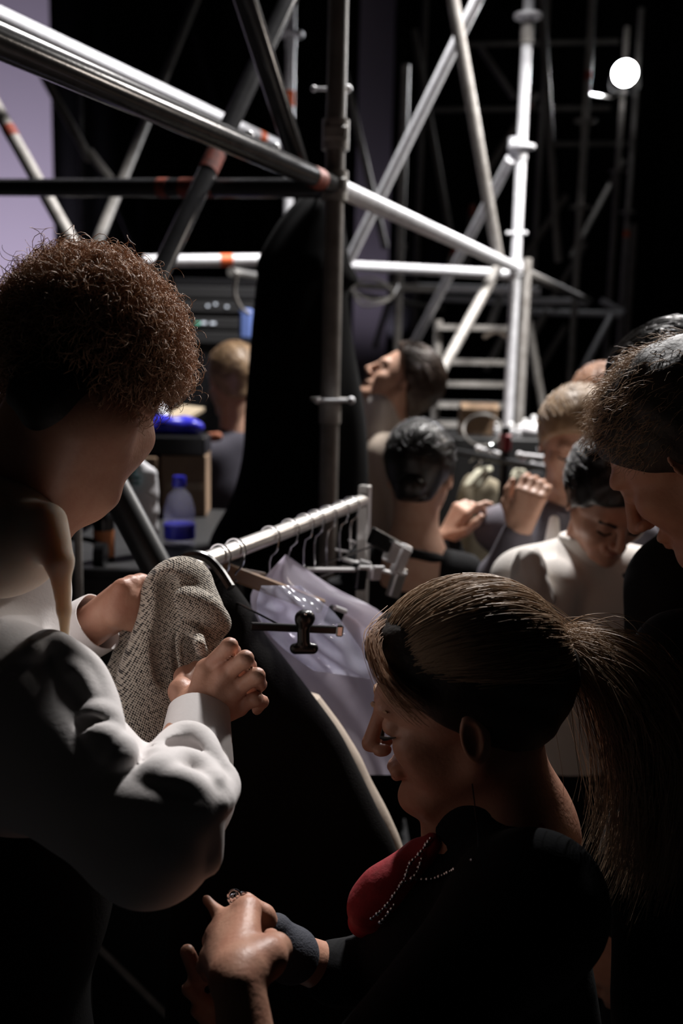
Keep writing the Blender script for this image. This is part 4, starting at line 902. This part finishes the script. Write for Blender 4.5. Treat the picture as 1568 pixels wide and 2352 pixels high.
# tie-neck collar
tn = S(); q = P(12, 1275, .985); tn.ell(P(5, 1245, .985), (.062, .06, .056), None, .01); tn.ell(P(-20, 1190, 1.0), (.055, .052, .045), None, .02); tn.cone(P(100, 1205, .95), P(136, 1290, .938), .022, .014, .02)
tn.cone(P(138, 1290, .935), P(147, 1400, .94), .012, .0075, .006); tn.cone(P(147, 1400, .94), P(150, 1500, .945), .0075, .0022, .004)
tn.disp = wob(.0025, 60, 41, 6); solid('tie_collar', tn, .0028, mat('cream_chiffon', (.66, .56, .47), .8, 0, None, (200, .15), .2, 0, .9), m1)
_b5 = MATS['cream_chiffon'].node_tree.nodes['Principled BSDF']; _b5.inputs['Subsurface Radius'].default_value = (1, .75, .6); _b5.inputs['Subsurface Scale'].default_value = .03
tr = S(); hip = cm-U3*.42; tr.ell(hip, (.175, .12, .14), [mbs, mbd, U3], .03)
for sg in (-1, 1):
    a = hip+sg*mbs*.09-U3*.05; b = np.array([*(hip+sg*mbs*.10)[:2], .06]); tr.chain([a, (a+b)/2, b], [.092, .068, .055], .03)
solid('trousers', tr, .014, BLACK, m1)
ap = S(); ap.ell(cm-mbd*.01, (.206, .136, .262), [mbs, mbd, U3], .03); ap.ell(cm-U3*.28, (.176, .126, .21), [mbs, mbd, U3], .06); ap.plane(cm+U3*.09, (0, 0, 1), .01); solid('shade_shell', ap, .007, BLACK, m1)  # black shell added over the lower shirt to paint its shade
for sg in (-1, 1):
    q = np.array([*(hip+sg*mbs*.10)[:2], .045]); ss = S(); ss.cone(q-mbd*.05, q+mbd*.15, .045, .037, .02); ss.plane((0, 0, .004), (0, 0, -1), .002); solid('shoe', ss, .012, BLACKP, m1)
# curly hair
hr, hf, hu = axes(mf_, mu_)
cap = S(); Lm = lambda x, y, z: MH+x*hr+y*hf+z*hu
cap.ell(Lm(0, -.014, .046), (.081, .102, .085), [hr, hf, hu], .01); cap.ell(Lm(0, .045, .070), (.062, .052, .042), [hr, hf, hu], .02); cap.cone(Lm(0, -.05, 0), Lm(0, -.055, -.05), .058, .045, .02)
cap.plane(Lm(0, .075, .02), unit(.86*hf-.5*hu), .01); cap.disp = wob(.005, 130, 51, 8)
solid('hair_base', cap, .0035, HAIRD, m1)
def curls(N, rad_c=(.004, .008), seed=1):
    r_ = np.random.default_rng(seed); v = r_.normal(size=(N*3, 3)); v /= np.linalg.norm(v, axis=1)[:, None]
    keep = (v[:, 1]*.86-v[:, 2]*.5 < .34) & (v[:, 2] > -.55-.42*(v[:, 1] < .1)); v = v[keep][:N]; n = len(v)
    p0 = Lm(0, -.012, .046)+(v*np.array([.086, .107, .089]))@np.array([hr, hf, hu])-np.clip(-v[:, 2:3]-.4, 0, 1)*np.clip(-v[:, 1:2]+.2, 0, 1)*.05*hu+(np.clip(v[:, 1:2], 0, 1)*np.clip(v[:, 2:3]+.2, 0, 1))*.02*hf
    nn = v@np.array([hr, hf, hu]); fl = unit(hf*.8-hu*.15)[None]+r_.normal(size=(n, 3))*.5+nn*.2; fl -= nn*np.einsum('ij,ij->i', fl, nn)[:, None]*.6; fl /= np.linalg.norm(fl, axis=1)[:, None]
    e1 = np.cross(nn, fl); e1 /= np.linalg.norm(e1, axis=1)[:, None]; e2 = np.cross(fl, e1)
    L_ = r_.uniform(.022, .045, n); R_ = r_.uniform(*rad_c, n); cy = r_.uniform(.9, 2.0, n); ph = r_.uniform(0, 6.28, n); M_ = 13; t = np.linspace(0, 1, M_)
    out = p0[:, None]+fl[:, None]*(L_[:, None]*t)[..., None]+nn[:, None]*(.012*np.sin(t*2.6)*r_.uniform(.3, 1.3, (n, 1)))[..., None]
    an = 2*math.pi*cy[:, None]*t+ph[:, None]; g = (R_[:, None]*np.minimum(1, t*3))[..., None]
    return out+g*(np.cos(an)[..., None]*e1[:, None]+np.sin(an)[..., None]*e2[:, None])
strands('curly_hair', curls(9500), .0006, HAIRB, m1)
# ================================================================== TWEED JACKET
tw = S(); a = S()
tw.cone(P(425, 1348, 1.225), P(440, 1405, 1.22), .036, .034, .02); tw.cone(P(452, 1410, 1.215), P(462, 1488, 1.205), .030, .025, .02)
tw.chain([P(392, 1375, 1.23), P(352, 1560, 1.21), P(326, 1720, 1.18), P(318, 1850, 1.15)], [.036, .038, .036, .030], .03)
tw.chain([P(330, 1440, 1.27), P(268, 1580, 1.28), P(262, 1690, 1.27), P(285, 1800, 1.25)], [.026, .020, .020, .018], .02)
tw.chain([P(385, 1500, 1.215), P(372, 1650, 1.22), P(370, 1850, 1.2)], [.03, .030, .030], .03)
tops = list(tw.ops)
def tr_(path, r, push=0, k=.008, sub=False):
    b_ = S(); b_.ops = tops; pts = list(spline([surf(b_, x, y, .9, 1.6, push) for x, y in path], 4*len(path)))
    for i in range(len(pts)-1): tw.cone(pts[i], pts[i+1], r, r, k, sub)
tr_([(430, 1478), (434, 1510), (442, 1545)], .017, .012, .008, True)
tr_([(418, 1590), (410, 1530), (404, 1480), (412, 1452), (432, 1442), (450, 1456), (464, 1500), (474, 1545)], .0055, .001, .006)
tr_([(410, 1376), (450, 1386), (482, 1402), (506, 1436)], .009, .002, .012)
tr_([(385, 1340), (388, 1400), (376, 1480), (385, 1560)], .007, .006, .014, True)
tw.disp = lambda p, w1=wob(.0022, 55, 61, 6): w1(p)
tj = thing('tweed_jacket', 'speckled cream tweed jacket held by the curly-haired man', 'jacket', P(330, 1880, 1.2))
me, V = sdf_mesh('cloth', tw, tw.lo-.01, tw.hi+.01, .0024)
q = V-P(400, 1400, 1.2); ang = math.radians(14)
uu = q@(CR*math.cos(ang)+CU*math.sin(ang))+.55*(q@CF); vv = q@(CU*math.cos(ang)-CR*math.sin(ang))-.25*(q@CF)
at = me.attributes.new('weave', 'FLOAT_VECTOR', 'POINT'); at.data.foreach_set('vector', np.stack([uu, vv, uu*0], 1).astype(np.float32).ravel())
link('cloth', me, TWEED, tj)
# ================================================================== WOMAN WITH PONYTAIL (right foreground)
GH = P(1060, 1622, 1.05); gf = unit((-.965, .10, -.235)); gu = unit((-.24, .0, .97)); gs = .93
gr, gf, gu = axes(gf, gu); Lg = lambda x, y, z: GH+gs*(x*gr+y*gf+z*gu)
g1 = thing('person', 'woman with brown ponytail in profile, dark dress and red beaded front, looking down', 'person', (P(1150, 2300, 1.1)[0], P(1150, 2300, 1.1)[1], 0))
gb = S(); head(gb, GH, gf, gu, gs, True)
NBg = P(1150, 1925, 1.10); Sn, Sf = P(1215, 2085, .95), P(1090, 2040, 1.26)
gb.cone(Lg(0, -.03, -.05), NBg, .050, .055, .03); gb.cone(Sn*.8+Sf*.2, Sf*.8+Sn*.2, .045, .045, .05); gb.cone(NBg, NBg-U3*.45, .085, .08, .05)
En, Wn = P(610, 2760, .80), P(549, 2258, .855); gb.chain([Sn, En, Wn], [.042, .034, .0215], .02)
mc = [P(566, 2092, .945), P(524, 2118, .945), P(499, 2152, .94), P(484, 2205, .925)]
for q, r_ in zip(mc, (.0135, .013, .012, .011)): gb.cone(Wn*.85+q*.15, q, .0185, r_, .012)
gb.ell(mc[0]-CF*.004, (.011, .011, .010), None, .006); gb.ell(mc[1]-CF*.004, (.009, .009, .009), None, .006)
gb.chain([mc[0], P(560, 2092, .985), P(552, 2120, 1.0)], [.0115, .0098, .008], .006)
gb.chain([mc[1], P(500, 2096, .955), P(474, 2066, .965)], [.0085, .0058, .0045], .005)
gb.chain([mc[2], P(488, 2160, .97), P(490, 2190, .985)], [.010, .009, .0075], .006); gb.chain([mc[3], P(472, 2218, .95), P(478, 2240, .96)], [.0095, .008, .007], .006)
gb.chain([P(575, 2225, .87), P(612, 2200, .885), P(634, 2180, .91), P(622, 2152, .94)], [.019, .0165, .0125, .008], .010)
Ef, Wf = P(930, 2290, 1.18), P(655, 2188, 1.03); gb.chain([Sf, Ef, Wf], [.042, .032, .022], .02)
pc = P(590, 2190, 1.02); gb.cone(Wf, pc, .022, .024, .015)
gb.chain([P(628, 2150, 1.0), P(606, 2104, .99), P(566, 2070, .985)], [.013, .0098, .0085], .008)
for bx0, by0, x1, y1, x2, y2, rr in ((530, 2220, 456, 2246, 430, 2186, .0085), (540, 2250, 480, 2312, 432, 2272, .0078), (550, 2270, 482, 2350, 450, 2322, .0068)):
    gb.chain([pc, P(bx0, by0, 1.0), P(x1, y1, .975), P(x2, y2, .965)], [.018, .011, rr, rr*.85], .006)
solid('body', gb, .0024, SKIN, g1)
# face details
LASH = HAIRK
for sg in (-1, 1):
    MB().tube([Lg(sg*.018, .0905, -.003), Lg(sg*.030, .0925, -.009), Lg(sg*.040, .088, -.007), Lg(sg*.056, .074, -.001)], [.0012, .0026, .0026, .0006], 6).build('eyelashes', LASH, g1)
    MB().tube(spline([Lg(sg*.014, .0945, .024), Lg(sg*.030, .0935, .031), Lg(sg*.050, .078, .026)], 10), [.002, .0028, .003, .003, .003, .0028, .0026, .0022, .0016, .0008], 6).build('eyebrow', HAIRB, g1)
lp = S(); lp.ell(Lg(0, .0922, -.0570), np.array([.0125, .0065, .0048])*gs, [gr, gf, gu], .003); lp.ell(Lg(0, .0898, -.0685), np.array([.0115, .0068, .0052])*gs, [gr, gf, gu], .003); solid('lips', lp, .0014, mat('lip_skin', (.30, .09, .07), .45), g1)
# dress
gt = S(); gbd = unit(np.array([-1, .12, 0])); gbs = np.array([gbd[1], -gbd[0], 0])
gt.cone(Sn, Sf, .066, .062, .06); gt.ell(P(1120, 2330, 1.10), (.115, .17, .21), [gbd, gbs, U3], .05); gt.ell(P(1150, 2700, 1.12), (.12, .16, .24), [gbd, gbs, U3], .06)
gt.cone(NBg-U3*.045, P(1100, 2150, 1.10), .064, .10, .04); gt.cone(NBg-U3*.03, P(1118, 1862, 1.08), .070, .068, .02); gt.ell(P(985, 2165, 1.09), (.068, .10, .095), [gbd, gbs, U3], .04)
gt.cone(Sn, Sn*.35+En*.65, .064, .052, .04); gt.cone(Sf, Sf*.25+Ef*.75, .060, .048, .04); gt.cone(Sf*.25+Ef*.75, P(770, 2235, 1.07), .046, .034, .02)
gtops = list(gt.ops)
gt.disp = wob(.004, 42, 71, 6); solid('dress', gt, .006, BLACK, g1)
sk = S(); hp_ = P(1150, 2700, 1.12); sk.cone(hp_, np.array([hp_[0], hp_[1], .35]), .14, .20, .05); solid('skirt', sk, .014, BLACK, g1)
for sg in (-1, 1):
    q = np.array([hp_[0], hp_[1], .0])+gbs*sg*.08; ss = S(); ss.cone(q+[0, 0, .35], q+[0, 0, .08], .05, .038, .02); ss.cone(q-gbd*.05+[0, 0, .045], q+gbd*.14+[0, 0, .04], .042, .034, .02); ss.plane((0, 0, .004), (0, 0, -1), .002); solid('boot', ss, .012, BLACKP, g1)
bsd = S(); bsd.ops = gtops
rc_ = S(); pth = [surf(bsd, x, y, .7, 1.7) for x, y in ((1000, 1932), (968, 1965), (928, 2004), (892, 2042), (862, 2080), (840, 2115))]
rc_.chain([p-CF*.006-CR*.004 for p in pth], [.010, .015, .020, .024, .024, .016], .015); rc_.disp = wob(.005, 75, 72, 6)
solid('red_lapel', rc_, .0028, REDC, g1)
r2_ = S(); r2_.cone(P(1238, 1900, 1.02), P(1250, 1932, 1.02), .006, .009, .005); solid('red_collar_edge', r2_, .002, REDC, g1)
ln = S(); ln.chain([surf(bsd, x, y, .7, 1.7, -.008) for x, y in ((985, 1948), (950, 1958), (925, 1975), (912, 1985))], [.004, .006, .006, .003], .006); solid('lapel_trim', ln, .0018, CREAM, g1)
both = S(); both.ops = gtops+rc_.ops
def beads(path, r, step, name, m_=CHROME):
    pts = np.array([surf(both, x, y, .7, 1.7, -r) for x, y in path]); sp = spline(pts, 200); L_ = np.r_[0, np.cumsum(np.linalg.norm(np.diff(sp, axis=0), axis=1))]
    b = MB(); k = 0
    for s_ in np.arange(0, L_[-1], step):
        i = min(np.searchsorted(L_, s_), 199); b.sphere(sp[i], r*(1+.25*((k*7) % 3-1)), 7, 5); k += 1
    o = b.build(name, m_, g1); o['kind'] = 'stuff'; return o
beads([(988, 1925), (965, 1958), (940, 1985), (930, 2015), (905, 2055), (882, 2085), (850, 2112)], .0021, .0042, 'bead_string')
beads([(968, 1972), (962, 1992), (952, 2012), (938, 2022)], .0023, .0046, 'bead_string')
beads([(920, 2028), (955, 2020), (995, 2018), (1040, 1998), (1085, 1974)], .0019, .0056, 'bead_string')
beads([(905, 2078), (890, 2100), (868, 2124)], .0024, .0048, 'bead_string')
# strap, bracelet, ring, earring
st = S(); st.cone(Wf+CF*0-CR*.004, P(672, 2192, 1.005), .0265, .027, .01); st.cone(P(632, 2140, 1.0), P(665, 2200, 1.0), .018, .022, .01); solid('wrist_strap', st, .0026, mat('dark_denim', (.030, .033, .048), .85, 0, None, (400, .5)), g1)
rg = MB(); c = P(566, 2074, .975)
rg.tube([c+.0105*(math.cos(a)*unit(CR*.75-CU*.65)*.9+math.sin(a)*unit(CF+CU*.4)) for a in np.linspace(0, 6.3, 24)], .0018, 8); rg.build('finger_ring', CHROME, g1)
og = MB()
for dx, dy, r_ in ((0, 0, .004), (-12, -6, .0045), (-16, 6, .003), (-4, -12, .003), (-20, -2, .003)): og.sphere(P(548+dx, 2068+dy, .97), r_, 8, 6)
og.tube([P(538, 2058, .97)+.006*(math.cos(a)*CR+math.sin(a)*CU) for a in np.linspace(0, 6.3, 16)], .0013, 6); o = og.build('ring_ornament', CHROME, g1); o['kind'] = 'stuff'
MB().tube(spline([P(1084, 1800, .955), P(1090, 1850, .952), P(1096, 1900, .95), P(1098, 1945, .95)], 14), .0007, 6).build('earring_chain', CHROME, g1)
MB().tube(spline([P(1345, 1938, .93), P(1328, 1965, .93), P(1326, 1995, .93), P(1336, 2014, .93), P(1347, 2012, .93), P(1344, 1996, .93)], 24), .0011, 8).build('hair_hook', CHROME, g1)
# hair
hc = S(); hc.ell(Lg(0, -.016, .044), np.array([.086, .108, .096])*gs, [gr, gf, gu], .01); hc.ell(Lg(0, .045, .072), np.array([.062, .05, .042])*gs, [gr, gf, gu], .03); hc.cone(Lg(0, -.06, 0), Lg(0, -.085, .02), .06*gs, .05*gs, .03)
hc.plane(Lg(0, .012, .0), unit(.70*gf-.70*gu), .008); hc.disp = wob(.002, 160, 75, 6); solid('hair_base', hc, .0035, HAIRD, g1)
PB = P(1322, 1492, 1.07)
def swept(N, seed):
    r_ = np.random.default_rng(seed); C_ = Lg(0, -.016, .044); A_ = np.array([gr, gf, gu]); rad = np.array([.087, .110, .098])*gs
    ph = r_.uniform(-1.75, 1.75, N); ep = .58*np.cos(ph*.72)+.02+r_.normal(size=N)*.06
    d0 = np.stack([np.sin(ph)*np.cos(ep), np.cos(ph)*np.cos(ep), np.sin(ep)], 1); dl = ((PB-C_)@A_.T)/rad; d1 = dl/np.linalg.norm(dl); d1 = d1[None]+r_.normal(size=(N, 3))*.07; d1 /= np.linalg.norm(d1, axis=1)[:, None]
    t0 = r_.uniform(0, .55, N)*(r_.random(N) < .6); M_ = 16; t = t0[:, None]+(1-t0[:, None])*np.linspace(0, 1, M_)[None]
    om = np.arccos(np.clip(np.einsum('ij,ij->i', d0, d1), -1, .999)); so = np.sin(om)
    d = (np.sin((1-t)*om[:, None])/so[:, None])[..., None]*d0[:, None]+(np.sin(t*om[:, None])/so[:, None])[..., None]*d1[:, None]; d /= np.linalg.norm(d, axis=2)[..., None]
    d[..., 2] += .12*np.sin(math.pi*t)*np.abs(np.sin(ph))[:, None]*-.2
    k = 1+(.02+.07*r_.random(N)[:, None]*np.sin(math.pi*np.clip(t, 0, 1)))+.012*np.sin(t*14+r_.uniform(0, 6, (N, 1)))
    fr = np.clip(d0[:, 1:2]*d0[:, 2:3], 0, 1)[:, None]*np.clip(1-t*2, 0, 1)[..., None]*.012
    return C_+(d*rad*k[..., None])@A_
strands('hair', swept(5200, 3), .00042, HAIRL, g1)
def tail(N, ctrl, spread, seed, M_=22):
    r_ = np.random.default_rng(seed); out = []
    C_ = np.array([P(*c) for c in ctrl]); off = r_.normal(size=(N, 1, 3)); w_ = np.array(spread)[None, :, None]
    base = C_[None]+off*w_+r_.normal(size=(N, len(ctrl), 3))*w_*.18
    return np.array([spline(b, M_) for b in base])
strands('ponytail', np.concatenate([tail(900, [(1300, 1490, 1.08), (1345, 1492, 1.07), (1420, 1530, 1.06), (1490, 1615, 1.05), (1528, 1720, 1.04), (1520, 1860, 1.04), (1480, 2000, 1.03)], [.010, .012, .017, .020, .020, .018, .020], 4), tail(700, [(1310, 1500, 1.07), (1360, 1530, 1.06), (1420, 1620, 1.05), (1450, 1740, 1.04), (1455, 1860, 1.03), (1440, 1960, 1.02)], [.010, .014, .020, .022, .020, .022], 5)]), .00045, HAIRL, g1)
tb = S(); tb.chain([P(1310, 1500, 1.08), P(1400, 1545, 1.07), P(1455, 1640, 1.06), P(1480, 1760, 1.05), P(1470, 1880, 1.04)], [.020, .026, .030, .028, .016], .02); tb.disp = wob(.004, 120, 78, 6); solid('ponytail_base', tb, .004, HAIRD, g1)
strands('loose_lock', tail(160, [(905, 1432, 1.05), (858, 1466, 1.01), (868, 1530, .985), (905, 1590, .975), (960, 1640, .965)], [.006, .004, .004, .005, .006], 6), .00042, HAIRB, g1)
strands('flyaway_hair', tail(60, [(1180, 1350, 1.06), (1260, 1410, 1.06), (1310, 1450, 1.06), (1350, 1490, 1.06), (1385, 1500, 1.05)], [.006, .008, .010, .014, .022], 7), .00028, HAIRL, g1)
tie = MB().tube([P(1326, 1494, 1.075)+.020*(math.cos(a)*unit(np.cross(PB-P(1400, 1545, 1.07), CF))+math.sin(a)*CF) for a in np.linspace(0, 6.29, 24)], .005, 8).build('hair_tie', HAIRL, g1)
# ================================================================== DARK-HAIRED MAN AT THE RIGHT EDGE
RH = P(1590, 1050, 1.22); rf_ = unit((-.60, .42, -.68)); ru_ = unit((-.56, .39, .73))
def rx(root, H, r, f, u, NB, shl, bs, bd_):
    Lr = lambda x, y, z: H+x*r+y*f+z*u
    r_ = np.random.default_rng(9); N = 3000; v = r_.normal(size=(N*3, 3)); v /= np.linalg.norm(v, axis=1)[:, None]; v = v[(v[:, 1]*.85-v[:, 2]*.5 < .42) & (v[:, 2] > -.3)][:N]; n = len(v)
    A_ = np.array([r, f, u]); p0 = Lr(0, -.016, .045)+(v*np.array([.084, .107, .095]))@A_; nn = v@A_; fl = f[None]*.9-u[None]*.1+r_.normal(size=(n, 3))*.25+nn*.55; fl /= np.linalg.norm(fl, axis=1)[:, None]
    t = np.linspace(0, 1, 9)[None, :, None]; L_ = r_.uniform(.025, .05, (n, 1, 1)); dn = nn[:, None]*-.014*t**2
    strands('hair_strands', p0[:, None]+fl[:, None]*L_*t+dn+.002*np.sin(9*t+r_.uniform(0, 6, (n, 1, 1)))*r_.normal(size=(n, 1, 3)), .0005, HAIRL, root)
cap = hair_cap(RH, rf_, ru_, 1.0, .012, -.06, .05, 19, .003)
person('person', 'man in black leaning in at the right edge, face in shadow', RH, rf_, ru_, (-.95, .1), 1.0, SKIN, BLACK, BLACK, HAIRD, .0035, ((P(1575, 1520, 1.16), P(1500, 1980, 1.12), P(1480, 2420, 1.25), (-.3, .3, -1), (.5, -1, 0), 1), (P(1570, 1500, 1.40), P(1640, 1950, 1.45), P(1660, 2380, 1.5), (-.1, .1, -1), (.5, 1, 0), 1)), cap, extra=rx, top_h=.006, hs=None, neck_low=-.045)

H = P(1535, 945, 1.62); f = unit((-.75, .55, -.35)); u = unit((-.3, .2, .93))
cap = hair_cap(H, f, u, 1.0, .012, -.08, .04, 23, .006)
person('person', 'person with dark wavy hair just behind the man at the right edge', H, f, u, (-.75, .55), 1.0, SKIN, BLACK, BLACK, HAIRK, .0045, (), cap, hs=(1600, .012, .05, 0))
